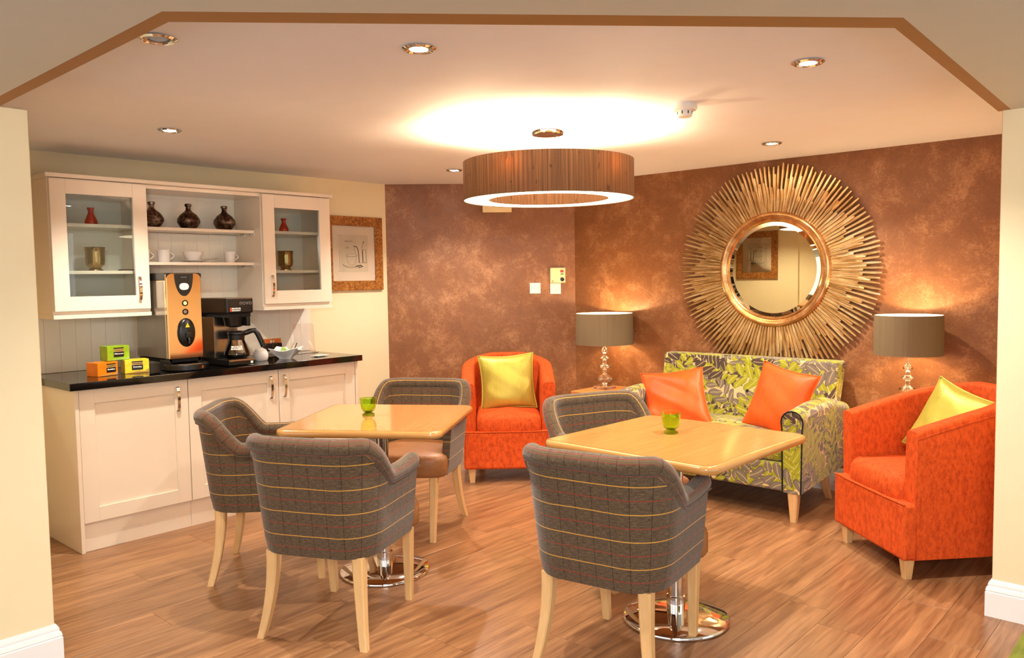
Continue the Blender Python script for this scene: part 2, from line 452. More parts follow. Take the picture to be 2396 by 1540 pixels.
# ------------------------------------------------------------------ object helpers
def obj(name, me, mat=None, parent=None, loc=None, rot=None):
    if mat is not None:
        me.materials.clear(); me.materials.append(MT[mat] if isinstance(mat, str) else mat)
    o = bpy.data.objects.new(name, me); COL.objects.link(o)
    if parent: o.parent = parent
    if loc: o.location = loc
    if rot: o.rotation_euler = rot
    return o
def tag(o, label, cat, group=None):
    o['label'] = label; o['category'] = cat
    if group: o['group'] = group
    return o
def thing(name, label, cat, loc=(0, 0, 0), rz=0, group=None):
    o = bpy.data.objects.new(name, None); COL.objects.link(o); o.location = loc; o.rotation_euler = (0, 0, rz); o.empty_display_size = .1
    return tag(o, label, cat, group)
def struct(name, me, mat, parent=None):
    o = obj(name, me, mat, parent)
    if not parent: o['kind'] = 'structure'
    return o
def dup(root, loc, rz, label, group=None):
    r = root.copy(); COL.objects.link(r); r.location = loc; r.rotation_euler = (0, 0, rz); r['label'] = label
    if group: r['group'] = group
    for ch in list(root.children):
        c = ch.copy(); COL.objects.link(c); c.parent = r
        for g in ch.children: d = g.copy(); COL.objects.link(d); d.parent = c
    return r
ROT_LEFT = (PI / 2, 0, PI / 2)          # text upright on the left wall, read from the room (+X side)

# ================================================================== THE ROOM
H = 2.133; HL = 2.0
XL, YR = -4.97, 5.13; C1 = (XL, 4.06); C2 = (-3.93, YR)
YN = 1.0; XJ = -3.17         # near-left pier
XR = -.69; YJ = 3.62         # right pier
floor = struct('floor', bbox(-5.3, 2.6, -2.6, 5.5, -.1, -.004), 'underfloor')
# planks run along Y
pm = bbox(-.0895, .0895, -.6095, .6095, -.004, 0, .0006, 1)
pm.materials.append(MT['plank']); PW, PL = .18, 1.22; cnt = 0
cols = []
x = XL + .09
while x < 1.0:
    off = random.choice([0, .3, .6, .9, .15, .75, .45]) ; y = .2 - off
    while y < YR + .5:
        cols.append((x, y)); y += PL
    x += PW
def vis(x, y):
    if y - .61 > YR or (x + .09 > XR + .3 and y - .61 > YJ + .1): return False
    if y + .61 < .45 or (x < XJ - .2 and y + .61 < YN - .1): return False
    if y - .61 > x + 9.1 : return False
    dx = x * math.cos(A1) + y * math.sin(A1); dy = -x * math.sin(A1) + y * math.cos(A1)
    return dy > 1.2 and abs(dx) < dy * .66 + .75
for (x, y) in cols:
    if not vis(x, y): continue
    o = bpy.data.objects.new('plank', pm); COL.objects.link(o); o.parent = floor; o.location = (x, y, 0); cnt += 1
print('planks', cnt)

ceiling = struct('ceiling', bbox(-5.3, 1.2, .3, 5.5, H, H + .1), 'ceil')
# lobby ceiling, lower, with a chamfered opening towards the room
S1, S2, S3, S4 = (-5.2, .875), (-1.835, .865), (-.62, 2.13), (-.66, YJ + .01)
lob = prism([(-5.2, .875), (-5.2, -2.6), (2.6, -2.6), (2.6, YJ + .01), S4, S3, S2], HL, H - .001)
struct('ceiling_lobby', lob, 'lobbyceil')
# edge strip of the opening, in one even tan
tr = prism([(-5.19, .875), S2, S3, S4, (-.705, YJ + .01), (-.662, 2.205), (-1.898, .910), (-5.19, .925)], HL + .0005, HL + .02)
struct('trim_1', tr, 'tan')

wl = struct('wall_left', bbox(XL - .15, XL, .5, 4.2, 0, H), 'cream')
# painted tongue-and-groove boards behind the cabinets
bw = .0832; y = 1.505
while y < 3.28:
    b = obj('board', prism([(0, .0002), (.0085, .0004), (.010, .003), (.010, bw - .003), (.0085, bw - .0004), (0, bw - .0002)], .89, 1.698 if 2.05 < y < 2.76 else 1.222), 'bead', wl)
    b.location = (XL, y, 0); y += bw
struct('trim_2', bbox(XL, XL + .009, 2.055, 2.773, 1.70, 1.955), 'bead')
struct('trim_3', bbox(XL + .009, XL + .014, 2.055, 2.773, 1.912, 1.955), 'bead')
t_ = Vector((C2[0] - C1[0], C2[1] - C1[1])).normalized(); no = Vector((-t_.y, t_.x))
q1 = Vector(C1); q2 = Vector(C2)
struct('wall_back', prism([tuple(q1 - t_ * .08), tuple(q2 + t_ * .08), tuple(q2 + t_ * .08 + no * .15), tuple(q1 - t_ * .08 + no * .15)], 0, H), 'wallpaper')
struct('wall_right', bbox(-4.0, XR + .1, YR, YR + .15, 0, H), 'wallpaper')
# piers of the opening
struct('wall_pier_right', bbox(XR, .9, YJ, YR + .15, 0, H, .004, 1), 'cream')
struct('wall_pier_left', join(bbox(-5.12, XJ, .42, YN, 0, HL - .0005, .004, 1)), 'cream')
struct('wall_front_left', bbox(-5.12, -3.78, YN, YN + .03, 0, HL), 'cream')
def skirt(name, path):
    prof = [(0, 0), (.020, 0), (.020, .098), (.017, .102), (.019, .106), (.016, .118), (.011, .124), (.012, .129), (.009, .138), (.003, .147), (0, .148)]
    struct(name, strip_profile(prof, path), 'skirt')
skirt('baseboard_left', [(XL, 3.31), C1])
skirt('baseboard_back', [C1, C2])
skirt('baseboard_right', [C2, (XR, YR)])
skirt('baseboard_pier_right', [(XR, YR - .05), (XR, YJ), (.9, YJ)])
skirt('baseboard_pier_left', [(XJ, .45), (XJ, YN), (-3.76, YN)])

# ================================================================== CEILING FITTINGS
def downlight_mesh():
    ring = lathe([(.052, .0), (.056, -.005), (.048, -.010), (.040, -.005), (.036, .004), (.052, .004)], 32, closed=True)
    bez = lathe([(.0355, .002), (.036, -.006), (.031, -.007), (.030, .004)], 28, closed=True)
    lens = lathe([(0, -.010), (.012, -.009), (.022, -.006), (.0295, -.002), (.0295, .002), (0, .002)], 24)
    return ring, bez, lens
ring_, bez_, lens_ = downlight_mesh()
DL = [((-2.47, 1.15), 'unlit chrome downlight by the left corner of the opening', 0),
      ((-1.989, 1.78), 'lit downlight in the ceiling nearest the opening, centre left', 1),
      ((-1.149, 2.868), 'lit downlight in the ceiling at the upper right, above the right armchair side', 1),
      ((-3.885, 1.845), 'lit downlight in the ceiling above the left glass cabinet', 1),
      ((-1.991, 4.453), 'lit downlight in the ceiling above the sunburst mirror', 1),
      ((-3.999, 3.878), 'lit downlight just left of the drum pendant, near the back wall', 1)]
DPOW = [0, 1.0, 1.0, 1.0, 1.15, 1.0]
for (xy, lab, on), pw in zip(DL, DPOW):
    t = thing('downlight', lab, 'ceiling light', (xy[0], xy[1], H), 0, 'recessed ceiling downlights')
    obj('trim_ring', ring_, 'chrome', t); obj('bezel', bez_, 'steel', t)
    obj('lens', lens_ if on else lens_.copy(), 'lens' if on else 'lensdim', t)
    if on: light('spot', 'SPOT', (0, 0, -.016), P_DOWN * pw, DOWNC, .02, t, spot_size=math.radians(132), spot_blend=.6)
t = thing('smoke_detector', 'white round smoke detector on the ceiling right of the pendant', 'detector', (-1.815, 3.168, H))
obj('base', lathe([(0, 0), (.052, 0), (.054, -.006), (.054, -.024), (.049, -.030), (0, -.030)], 32), 'plaster', t)
obj('sensor_head', lathe([(.034, -.028), (.033, -.052), (.028, -.058), (0, -.059)], 32), 'plaster', t)
for k in range(8):
    a_ = k * PI / 4 + .2
    obj('slot', shift(bbox(.0325, .0345, -.002, .002, -.047, -.034), rz=a_), 'blackmat', t)

PX, PY = -2.60, 3.18; PR = .430; PZ0, PZ1 = 1.775, 1.965
t = thing('pendant_light', 'large brown silk drum ring pendant lit from inside', 'pendant light', (PX, PY, PZ0))
hh = PZ1 - PZ0
obj('outer_shade', lathe([(PR, 0), (PR, hh), (PR - .003, hh), (PR - .003, 0)], 96, closed=True), 'silk', t)
obj('inner_shade', lathe([(.300, .004), (.300, hh), (.303, hh), (.303, .004)], 96, closed=True), 'silk', t)
for k in range(2):
    a0 = math.radians(-140 + 180 * k) + .012; a1_ = a0 + PI - .024; vs, fs = [], []; N_ = 40
    for i in range(N_ + 1):
        a_ = a0 + (a1_ - a0) * i / N_
        for r_, z_ in ((.304, .003), (PR - .004, .003), (PR - .004, .006), (.304, .006)): vs.append((r_ * math.cos(a_), r_ * math.sin(a_), z_))
    for i in range(N_):
        for j in range(4): fs.append((i * 4 + j, i * 4 + (j + 1) % 4, i * 4 + 4 + (j + 1) % 4, i * 4 + 4 + j))
    obj('diffuser', mesh('d', vs, fs), 'diffuser', t)
for k in range(5):
    a_ = math.radians(-76 + 72 * k)
    bx = .365 * math.cos(a_); by = .365 * math.sin(a_)
    obj('bulb', lathe([(0, .055), (.016, .06), (.028, .08), (.026, .105), (.014, .125), (0, .13)], 16, (bx, by)), 'lens', t)
    light('glow', 'POINT', (bx * 1.03, by * 1.03, .142), P_BULB, WARM, .03, t)
rose = lathe([(.0, H - PZ0), (.082, H - PZ0), (.084, H - PZ0 - .02), (.078, H - PZ0 - .032), (0, H - PZ0 - .034)], 40)
obj('ceiling_rose', rose, 'chrome', t)
for k in range(3):
    a_ = math.radians(100 + 120 * k)
    obj('suspension_wire', tube([(.05 * math.cos(a_), .05 * math.sin(a_), H - PZ0 - .03), (.302 * math.cos(a_), .302 * math.sin(a_), hh - .005)], .0012, 6), 'steel', t)
for k in range(3):
    a_ = math.radians(40 + 120 * k)
    obj('strut', tube([(.302 * math.cos(a_), .302 * math.sin(a_), hh - .01), ((PR - .003) * math.cos(a_), (PR - .003) * math.sin(a_), hh - .01)], .003, 6), 'steel', t)

# ================================================================== KITCHEN UNITS
def shaker_door(y0, y1, z0, z1, rail=.075, th=.02, glassed=False):
    """door leaf standing in the YZ plane, front face at x = 0, hinged look; returns meshes"""
    fr = []
    for (a0, a1_, b0, b1) in ((y0, y0 + rail, z0, z1), (y1 - rail, y1, z0, z1), (y0 + rail, y1 - rail, z0, z0 + rail), (y0 + rail, y1 - rail, z1 - rail, z1)):
        fr.append(bbox(-th, 0, a0 - .0, a1_, b0, b1, .0012, 1))
    return join(*fr), bbox(-th + .003, -th + .009, y0 + rail - .002, y1 - rail + .002, z0 + rail - .002, z1 - rail + .002)
def bow_handle(y, z0, z1):
    """flat bowed chrome strap handle, in front of x = 0"""
    n = 12; vs, fs = [], []
    for i in range(n + 1):
        t_ = i / n; z = z0 + (z1 - z0) * t_; o = .011 + .015 * math.sin(PI * t_) ** .6
        for dy, do in ((-.0075, 0), (.0075, 0), (.0075, -.004), (-.0075, -.004)): vs.append((o + do, y + dy, z))
    for i in range(n):
        for j in range(4): fs.append((i * 4 + j, i * 4 + (j + 1) % 4, i * 4 + 4 + (j + 1) % 4, i * 4 + 4 + j))
    fs += [(0, 1, 2, 3), tuple(n * 4 + j for j in range(4))]
    return join(mesh('h', vs, fs, None, 30), bbox(0, .013, y - .0075, y + .0075, z0 - .002, z0 + .004), bbox(0, .013, y - .0075, y + .0075, z1 - .004, z1 + .002))
XF = -4.37
def base_unit(y0, y1, label, hy, endl=False, endr=False):
    t = thing('base_cabinet', label, 'cabinet', (XF, y0, 0), 0, 'cream base cabinets under the black worktop')
    W_ = y1 - y0
    obj('carcass', bbox(XL - XF + .012, -.022, .001, W_ - .001, .15, .848), 'cab', t)
    d, p = shaker_door(.0015, W_ - .0015, .153, .846)
    dr = obj('door', d, 'cab', t); obj('door_panel', p, 'cab', dr)
    obj('handle', bow_handle(hy - y0, .675, .808), 'chrome', dr)
    obj('plinth', bbox(-.05, -.022, 0, W_, .0, .149), 'cab', t)
    if endl: obj('end_panel', bbox(XL - XF + .012, .004, -.020, -.001, 0, .849, .001, 1), 'cab', t)
    if endr: obj('end_panel', bbox(XL - XF + .012, .004, W_ + .001, W_ + .020, 0, .849, .001, 1), 'cab', t)
base_unit(1.542, 2.118, 'leftmost cream base cabinet with a bow handle at its right edge', 2.055, endl=True)
base_unit(2.120, 2.695, 'middle cream base cabinet behind the tweed chairs', 2.638)
base_unit(2.697, 3.275, 'rightmost cream base cabinet, handle at its left edge', 2.733, endr=True)
tag(obj('worktop', bbox(XL + .0105, -4.33, 1.490, 3.31, .850, .888, .002, 2), 'granite'), 'polished black worktop running over the three base cabinets', 'worktop')

XW = -4.65; ZB, ZT = 1.225, 1.952
def wall_unit(y0, y1, label, hy, rail=.065):
    t = thing('wall_cabinet', label, 'cabinet', (XW, y0, 0), 0, 'glazed wall cabinets')
    W_ = y1 - y0; b = XL - XW + .0105
    obj('side_panel', bbox(b, 0, 0, .018, ZB, ZT), 'cab', t); obj('side_panel', bbox(b, 0, W_ - .018, W_, ZB, ZT), 'cab', t)
    obj('top_panel', bbox(b, -.001, .018, W_ - .018, ZT - .018, ZT), 'cab', t)
    obj('bottom_panel', bbox(b, -.001, .018, W_ - .018, ZB, ZB + .018), 'cab', t)
    obj('back_panel', bbox(b, b + .006, .018, W_ - .018, ZB + .018, ZT - .018), 'bead', t)
    for z in (1.443, 1.700): obj('shelf', bbox(b + .006, -.03, .0185, W_ - .0185, z, z + .018), 'cab', t)
    d, p = shaker_door(.006, W_ - .006, ZB + .018, ZT - .004, rail)
    p.materials.clear()
    dr = obj('door', d, 'cab', t, (.021, 0, 0)); obj('glass_pane', p, 'pane', dr)
    obj('handle', bow_handle(hy - y0, 1.292, 1.425), 'chrome', dr)
    obj('pelmet', bbox(b, .012, 0, W_, ZB - .022, ZB - .0005), 'cab', t)
wall_unit(1.535, 2.052, 'left glazed wall cabinet holding a red vase and a gold beaker', 1.985, .078)
wall_unit(2.775, 3.300, 'right glazed wall cabinet next to the framed print', 2.832, .085)
t = thing('shelf_unit', 'open shelf unit between the two glazed wall cabinets', 'shelf', (XW, 2.053, 0))
b = XL - XW + .0145
obj('top_panel', bbox(b, 0, 0, .721, ZT - .022, ZT, .001, 1), 'cab', t)
for z, xf in ((1.494, -.075), (1.700, -.075)):
    s_ = obj('shelf', bbox(b, xf, .0, .721, z, z + .018, .001, 1), 'cab', t)
    for yy in (.004, .708):
        for xx in (-.22, -.11): obj('shelf_bracket', bbox(xx, xx + .012, yy, yy + .009, z - .012, z), 'steel', s_)
tag(obj('cornice', bbox(XL + .0005, XW + .036, 1.520, 3.312, ZT + .0005, ZT + .022, .003, 2), 'cab'), 'cream cornice board along the top of the wall cabinets', 'cornice')

# ------------------------------------------------------------------ things in and on the units
def jug_mesh():
    return lathe([(0, 0), (.038, 0), (.052, .014), (.068, .042), (.066, .062), (.048, .088), (.022, .108), (.015, .118), (.0145, .135), (.020, .140), (.021, .150), (.017, .154), (.012, .150), (.012, .12), (0, .115)], 36)
jug = obj('flask_vase', jug_mesh(), 'bronze'); z = 1.7185
tag(jug, 'dark bronze round flask vase half hidden at the left of the top open shelf', 'vase', 'dark bronze flask vases'); jug.location = (-4.82, 2.158, z)
for yy, lab in ((2.385, 'dark bronze round flask vase in the middle of the top open shelf'), (2.622, 'dark bronze round flask vase at the right of the top open shelf')):
    q = jug.copy(); COL.objects.link(q); q.location = (-4.82, yy, z); q['label'] = lab; q.rotation_euler = (0, 0, yy * 9)
def mug(y, lab, r=.040, h=.076, x=-4.84, z=1.5125):
    t = thing('mug', lab, 'mug', (x, y, z), 0, 'white mugs on the lower open shelf')
    obj('body', lathe([(0, 0), (r * .82, 0), (r * .86, .004), (r * .9, h * .6), (r, h), (r - .003, h), (r * .86 - .003, h * .6), (r * .8, .006), (0, .006)], 32), 'china', t)
    pts = [(0, r * .86 + .028 * math.sin(PI * s), h * (.84 - .62 * s) ) for s in [i / 10 for i in range(11)]]
    obj('handle', tube(pts, .0035, 8, upv=(1, 0, 0)), 'china', t)
mug(2.105, 'white mug partly hidden at the left end of the lower open shelf')
mug(2.229, 'white mug second from the left on the lower open shelf')
mug(2.66, 'white mug at the right end of the lower open shelf', .037, .070)
t = thing('saucer', 'white saucer under the wide teacup on the lower open shelf', 'saucer', (-4.83, 2.42, 1.5125))
obj('dish', lathe([(0, 0), (.035, 0), (.045, .004), (.082, .013), (.083, .015), (.045, .008), (0, .006)], 40), 'china', t)
t = thing('teacup', 'white wide teacup standing on a saucer, lower open shelf', 'cup', (-4.83, 2.41, 1.519))
r = .060
obj('body', lathe([(0, 0), (.030, 0), (.034, .005), (.048, .022), (.058, .045), (r, .060), (r - .003, .060), (.052, .042), (.03, .01), (0, .008)], 36), 'china', t)
obj('handle', tube([(0, .054 + .026 * math.sin(PI * s), .052 - .036 * s) for s in [i / 10 for i in range(11)]], .0035, 8, upv=(1, 0, 0)), 'china', t)
tag(obj('teaspoon', join(tube([(-4.78, 2.445, 1.5275), (-4.775, 2.50, 1.532), (-4.77, 2.545, 1.538)], .0022, 8, flat=.6), lathe([(0, 1.5245), (.008, 1.526), (.009, 1.528), (0, 1.5275)], 14, (-4.781, 2.438))), 'steel'), 'steel teaspoon resting on the saucer of the teacup', 'spoon')
def redvase(y, z, s, lab):
    o = obj('bud_vase', lathe([(0, 0), (.030 * s, 0), (.034 * s, .01 * s), (.033 * s, .026 * s), (.015 * s, .068 * s), (.013 * s, .078 * s), (.021 * s, .1 * s), (.019 * s, .1 * s), (.010 * s, .078 * s), (0, .07 * s)], 32), 'red')
    o.location = (-4.80, y, z); tag(o, lab, 'vase', 'red glazed bud vases')
redvase(1.806, 1.7185, .98, 'red flared bud vase on the top shelf of the left glazed cabinet')
redvase(3.040, 1.7185, .93, 'red flared bud vase on the top shelf of the right glazed cabinet')
def beaker(y, s, lab):
    prof = [(0, 0), (.040, 0), (.040, .006), (.030, .014), (.034, .022), (.046, .034), (.050, .06), (.049, .10), (.053, .128), (.056, .134), (.053, .134), (.046, .1), (.045, .05), (0, .03)]
    o = obj('beaker', lathe([(r * s, z * s) for r, z in prof], 64, rmod=lambda t, i: 1 + (.03 * abs(math.sin(7 * t)) if 5 <= i <= 7 else 0)), 'goldpot')
    o.location = (-4.80, y, 1.4615); tag(o, lab, 'vase', 'fluted gold beakers')
beaker(1.818, 1.0, 'fluted gold beaker on the middle shelf of the left glazed cabinet')
beaker(3.045, .98, 'fluted gold beaker on the middle shelf of the right glazed cabinet')
for yy, r, lab, k in ((1.70, .07, 'pale bowl low in the left glazed cabinet, left one', 0), (1.90, .075, 'pale bowl low in the left glazed cabinet, right one', 0), (3.05, .085, 'pale deep plate low in the right glazed cabinet', 1)):
    hgt = .03 if k else .048
    o = obj('plate' if k else 'bowl', lathe([(0, 0), (r * .5, 0), (r * .6, .006), (r * .95, hgt - .004), (r, hgt + .02), (r - .003, hgt + .02), (r * .55, .012), (0, .01)], 36), 'china')
    o.location = (-4.80, yy, ZB + .0185); tag(o, lab, 'plate' if k else 'bowl')
o = obj('stone_coaster', lathe([(0, 0), (.05, 0), (.052, .004), (.045, .008), (0, .009)], 24, rmod=lambda t, i: 1 + .12 * math.sin(3 * t) + .07 * math.sin(7 * t)), 'bronze')
o.location = (-4.76, 1.985 - .012, 1.4615); o.scale = (.8, .8, 1); tag(o, 'small dark knobbly dish beside the gold beaker in the left cabinet', 'dish')

# tea boxes
def teabox(loc, rz, mat, w_, h_, d_, title, lab, dx=0):
    t = thing('tea_box', lab, 'tea box', loc, rz, 'cardboard tea boxes on the worktop')
    obj('carton', bbox(-d_, 0, -w_ / 2, w_ / 2, 0, h_, .0012, 1), mat, t)
    obj('lid_flap', bbox(-.004, .0008, -w_ / 2 + .001, w_ / 2 - .001, h_ * .62, h_ - .001), mat, t)
    lx = .0012
    obj('label_panel', bbox(.0008, lx, -w_ * .22 + dx, w_ * .24 + dx, h_ * .24, h_ * .88, 0), 'black', t)
    lb = obj('label_band', bbox(.0010, lx + .0003, -w_ * .22 + dx, w_ * .24 + dx, h_ * .60, h_ * .80), 'gold', t)
    tx = text('TWININGS', w_ * .085, bold=True); tx.transform(Matrix.Translation((0, w_ * .01 + dx, h_ * .70)))
    q = obj('brand_lettering', text('TWININGS', w_ * .085), 'black', t, (lx + .0006, w_ * .01 + dx, h_ * .70), ROT_LEFT)
    q = obj('title_lettering', text(title, w_ * .098, bold=True), 'white', t, (lx + .0006, w_ * .01 + dx, h_ * .46), ROT_LEFT)
    vs = [(-.0, 0)]
    obj('swirl', mesh('s', [(lx, -w_ * .48, h_ * .04), (lx, w_ * .48, h_ * .04), (lx, w_ * .48, h_ * .30), (lx, w_ * .30, h_ * .12), (lx, w_ * .05, h_ * .18), (lx, -w_ * .2, h_ * .10)], [(0, 1, 2, 3, 4, 5)]), 'gold' if mat != 'greenbox' else 'wrapgreen', t)
teabox((-4.539, 1.758, .8885), math.radians(14), 'orangebox', .120, .074, .095, 'Breakfast', 'orange tea box reading Breakfast, lower left of the three', .018)
teabox((-4.542, 1.916, .8885), math.radians(-6), 'yellowbox', .128, .076, .078, 'Everyday', 'yellow tea box reading Everyday, lower right of the three')
teabox((-4.575, 1.832, .9650), math.radians(4), 'greenbox', .122, .080, .088, 'Afternoon', 'lime green tea box reading Afternoon, stacked on top of the other two')

# water boiler
t = thing('water_boiler', 'tall polished water boiler with black oval tap panel', 'water boiler', (-4.47, 2.168, .888))
bx0 = -.42
obj('body', join(bbox(bx0, 0, -.103, .103, .065, .552, .006, 3)), 'mirrorsteel', t)
obj('front_plate', bbox(0, .0012, -.098, .098, .068, .5515), 'mirrorsteel', t)
obj('side_casing', bbox(bx0 + .02, -.025, -.1045, -.1025, .07, .51), 'steel', t)
obj('top_cover', bbox(bx0, -.012, -.1045, .1045, .512, .556, .004, 2), 'black', t)
for s in (-1, 1):
    vs = [(.0018, s * .1035, .552), (.0018, s * .066, .552)] + [(.0018, s * (.066 + .0375 * math.sin(k * PI / 16)), .552 - .036 * (1 - math.cos(k * PI / 16))) for k in range(1, 9)]
    obj('corner_cap', mesh('c', vs, [tuple(range(len(vs)))]), 'black', t)
def ycrest(w_, h_, z, n=24, x=.0022, shape='U'):
    pts = []
    for k in range(n + 1):
        a_ = PI * k / n; pts.append((x, w_ * math.cos(a_), z - h_ * math.sin(a_) ** .9))
    return mesh('p', pts, [tuple(range(n + 1))])
obj('control_panel', join(ycrest(.055, .128, .551)), 'black', t)
vs = [(.0034, .028 * math.cos(a_) , .478 + .0235 * math.sin(a_) * (.82 + .18 * abs(math.cos(a_)) ** 1.5)) for a_ in [2 * PI * k / 32 for k in range(32)]]
obj('display', mesh('p', vs, [tuple(range(32))]), 'screen', t)
obj('brand_lettering', text('instanta', .011), 'grey', t, (.0032, 0, .532), ROT_LEFT)
obj('indicator', mesh('i', [(.0042, -.002, .470), (.0042, .002, .470), (.0042, .003, .478), (.0042, -.001, .484)], [(0, 1, 2, 3)]), 'wrapgreen', t)
for zz, mm in ((.383, 'led'), (.333, 'steel')):
    r0 = shift(lathe([(.0105, 0), (.018, 0), (.018, .003), (.0105, .003)], 24, closed=True), (0, .002, zz), ry=PI / 2)
    q = obj('button_ring', r0, 'black', t); obj('button', shift(lathe([(0, 0), (.010, 0), (.010, .003), (0, .004)], 20), (0, .002, zz), ry=PI / 2), mm, q)
ov = [(math.cos(2 * PI * k / 40) * .052, math.sin(2 * PI * k / 40) * .083) for k in range(40)]
om = loft(ov, [(0, 0), (0, .006), (.004, .014), (.012, .02)], 60, .004)
om.transform(Matrix.Translation((0, .002, .215)) @ Matrix(((0, 0, 1, 0), (1, 0, 0, 0), (0, 1, 0, 0), (0, 0, 0, 1))))
tp = obj('tap_panel', om, 'black', t)
obj('tap_lever', bbox(.02, .038, -.014, .018, .185, .215, .004, 2), 'black', tp)
obj('tap_spout', tube([(.02, .002, .19), (.035, .002, .18), (.036, .002, .155)], .006, 10), 'black', tp)
wt = mesh('w', [(.0235, -.012, .245), (.0235, .014, .245), (.0235, .001, .270)], [(0, 1, 2)])
obj('warning_triangle', wt, 'yellow', tp); obj('warning_mark', text('!', .018, bold=True), 'black', tp, (.0242, .001, .254), ROT_LEFT)
obj('rating_plate', bbox(.0, .0006, .062, .086, .352, .385), 'goldpot', t)
obj('chassis', bbox(bx0 + .03, -.02, -.095, .095, .045, .064), 'blackmat', t)
for s in (-1, 1):
    for xx in (bx0 + .03, -.06): obj('foot', bbox(xx, xx + .04, s * .088 - .012, s * .088 + .012, 0, .066, .002, 1), 'black', t)
obj('drip_tray', lathe([(0, 0), (.116, 0), (.122, .008), (.122, .032), (.116, .038), (.104, .040), (.100, .036), (0, .036)], 48, (-.012, .0)), 'black', t)
obj('tray_badge', shift(lathe([(0, 0), (.009, 0), (.009, .001), (0, .001)], 20), (.1015, .042, .02), ry=PI / 2, rz=.36), 'steel', t)
obj('splash_guard', bbox(-.1, .02, -.112, -.103, 0, .06, .003, 1), 'black', t)

# coffee brewer
t = thing('coffee_brewer', 'black and steel filter coffee machine reading novo, beside the water boiler', 'coffee machine', (-4.39, 2.468, .888))
hw = .087
obj('base', bbox(-.34, .0, -hw, hw, .004, .040, .006, 2), 'black', t)
obj('base_trim', bbox(-.002, .002, -hw + .004, hw - .002, .030, .040), 'steel', t)
obj('hot_plate', lathe([(0, .040), (.062, .040), (.064, .044), (0, .045)], 36, (-.085, .012)), 'steel', t)
obj('column', bbox(-.34, -.16, -hw, hw - .018, .040, .29, .003, 1), 'steel', t)
hd = obj('brew_head', bbox(-.36, 0, -hw, hw, .314, .404, .010, 3), 'black', t)
obj('head_trim', bbox(-.35, .001, -hw + .004, hw - .004, .399, .4055, .002, 1), 'steel', hd)
obj('head_underside', bbox(-.34, -.02, -hw + .01, hw - .01, .29, .3145), 'blackmat', t)
obj('name_lettering', text('novo', .040), 'grey', hd, (.0008, .036, .376), ROT_LEFT)
obj('maker_lettering', text('BRAVILOR', .0125, bold=True), 'white', hd, (.0008, -.026, .342), ROT_LEFT)
obj('maker_lettering', text('BONAMAT', .0115, bold=True), 'white', hd, (.0008, -.026, .330), ROT_LEFT)
obj('maker_badge', bbox(.0005, .0012, -.066, -.057, .325, .347), 'redpl', hd)
fb = obj('filter_basket', lathe([(0, .228), (.03, .228), (.056, .238), (.064, .280), (.068, .298), (0, .298)], 36, (-.085, .006)), 'black', t)
obj('basket_handle', bbox(-.045, .004, .040, .062, .236, .292, .004, 2), 'black', fb)
obj('power_switch', bbox(.0005, .004, .055, .070, .012, .026), 'plaster', t)
# carafe
t = thing('coffee_carafe', 'glass coffee carafe with black handle on the brewer hot plate', 'carafe', (-4.468, 2.480, .9335)); t.scale = (1.16, 1.16, 1.16)
obj('bowl', lathe([(0, 0), (.050, 0), (.060, .006), (.066, .018), (.064, .03), (.040, .092), (.036, .104), (.034, .104), (.038, .09), (.062, .028), (.063, .018), (.05, .004), (0, .002)], 40), 'carafe', t)
obj('coffee', lathe([(0, .0025), (.048, .0045), (.0600, .012), (.0615, .022), (.060, .028), (0, .028)], 36), 'coffee', t)
cl = obj('collar', lathe([(.040, .092), (.042, .118), (.034, .124), (.030, .110), (.037, .094)], 36, closed=True), 'black', t)
obj('lid', lathe([(0, .140), (.034, .138), (.044, .132), (.046, .122), (0, .121)], 36), 'black', t)
obj('handle', tube([(.028, .030, .125), (.034, .062, .135), (.038, .083, .138), (.042, .098, .118), (.05, .118, .068), (.052, .124, .05)], .0105, 10, flat=1.3), 'black', t)
for s_, zz in (('BRAVILOR', .058), ('BONAMAT', .047)):
    tx = text(s_, .012, .0002, True)
    for v in tx.vertices:
        yy, z0 = v.co.x, v.co.y; rr = .066 - (zz + z0 - .03) * .39; a_ = yy / rr; d_ = v.co.z
        v.co = ((rr + d_ + .0006) * math.cos(a_), (rr + d_ + .0006) * math.sin(a_), zz + z0)
    tx.transform(Matrix.Rotation(-.5, 4, 'Z')); obj('pot_lettering', tx, 'white', t)

t = thing('sugar_bowl', 'small round white lidded sugar bowl beside the carafe', 'bowl', (-4.58, 2.705, .8885))
obj('body', lathe([(0, 0), (.037, 0), (.041, .004), (.047, .026), (.046, .045), (.038, .062), (.034, .064), (0, .064)], 40), 'china', t)
ld = obj('lid', lathe([(.036, .064), (.033, .070), (.018, .078), (0, .080)], 36), 'china', t)
obj('lid_loop', tube([(0, -.012, .077), (0, -.010, .087), (0, 0, .092), (0, .010, .087), (0, .012, .077)], .0026, 8, upv=(1, 0, 0)), 'china', ld)
# square flared dish with sweets
def flared(s0, s1, h, th, crn):
    vs, fs = [], []; n = 32
    def ring(s, z, cr, ins=0):
        for k in range(n):
            a_ = 2 * PI * k / n; c, s_ = math.cos(a_), math.sin(a_); q = max(abs(c), abs(s_)); rr = (s - ins) / q
            d = (abs(c * s_) * 2) ** 4
            vs.append((c * rr, s_ * rr, z + cr * d))
    ring(s0, 0, 0); ring(s0, .004, 0); ring((s0 + s1) / 2, h * .5, crn * .3); ring(s1, h, crn); ring(s1, h + .002, crn, .003); ring((s0 + s1) / 2, h * .5 + .004, crn * .3, .003); ring(s0, .008, 0, .004)
    for i in range(6):
        for k in range(n): fs.append((i * n + k, i * n + (k + 1) % n, (i + 1) * n + (k + 1) % n, (i + 1) * n + k))
    fs.append(tuple(range(n))); fs.append(tuple(6 * n + k for k in range(n)))
    return mesh('fl', vs, fs, None, 50)
DX, DY = -4.575, 2.885
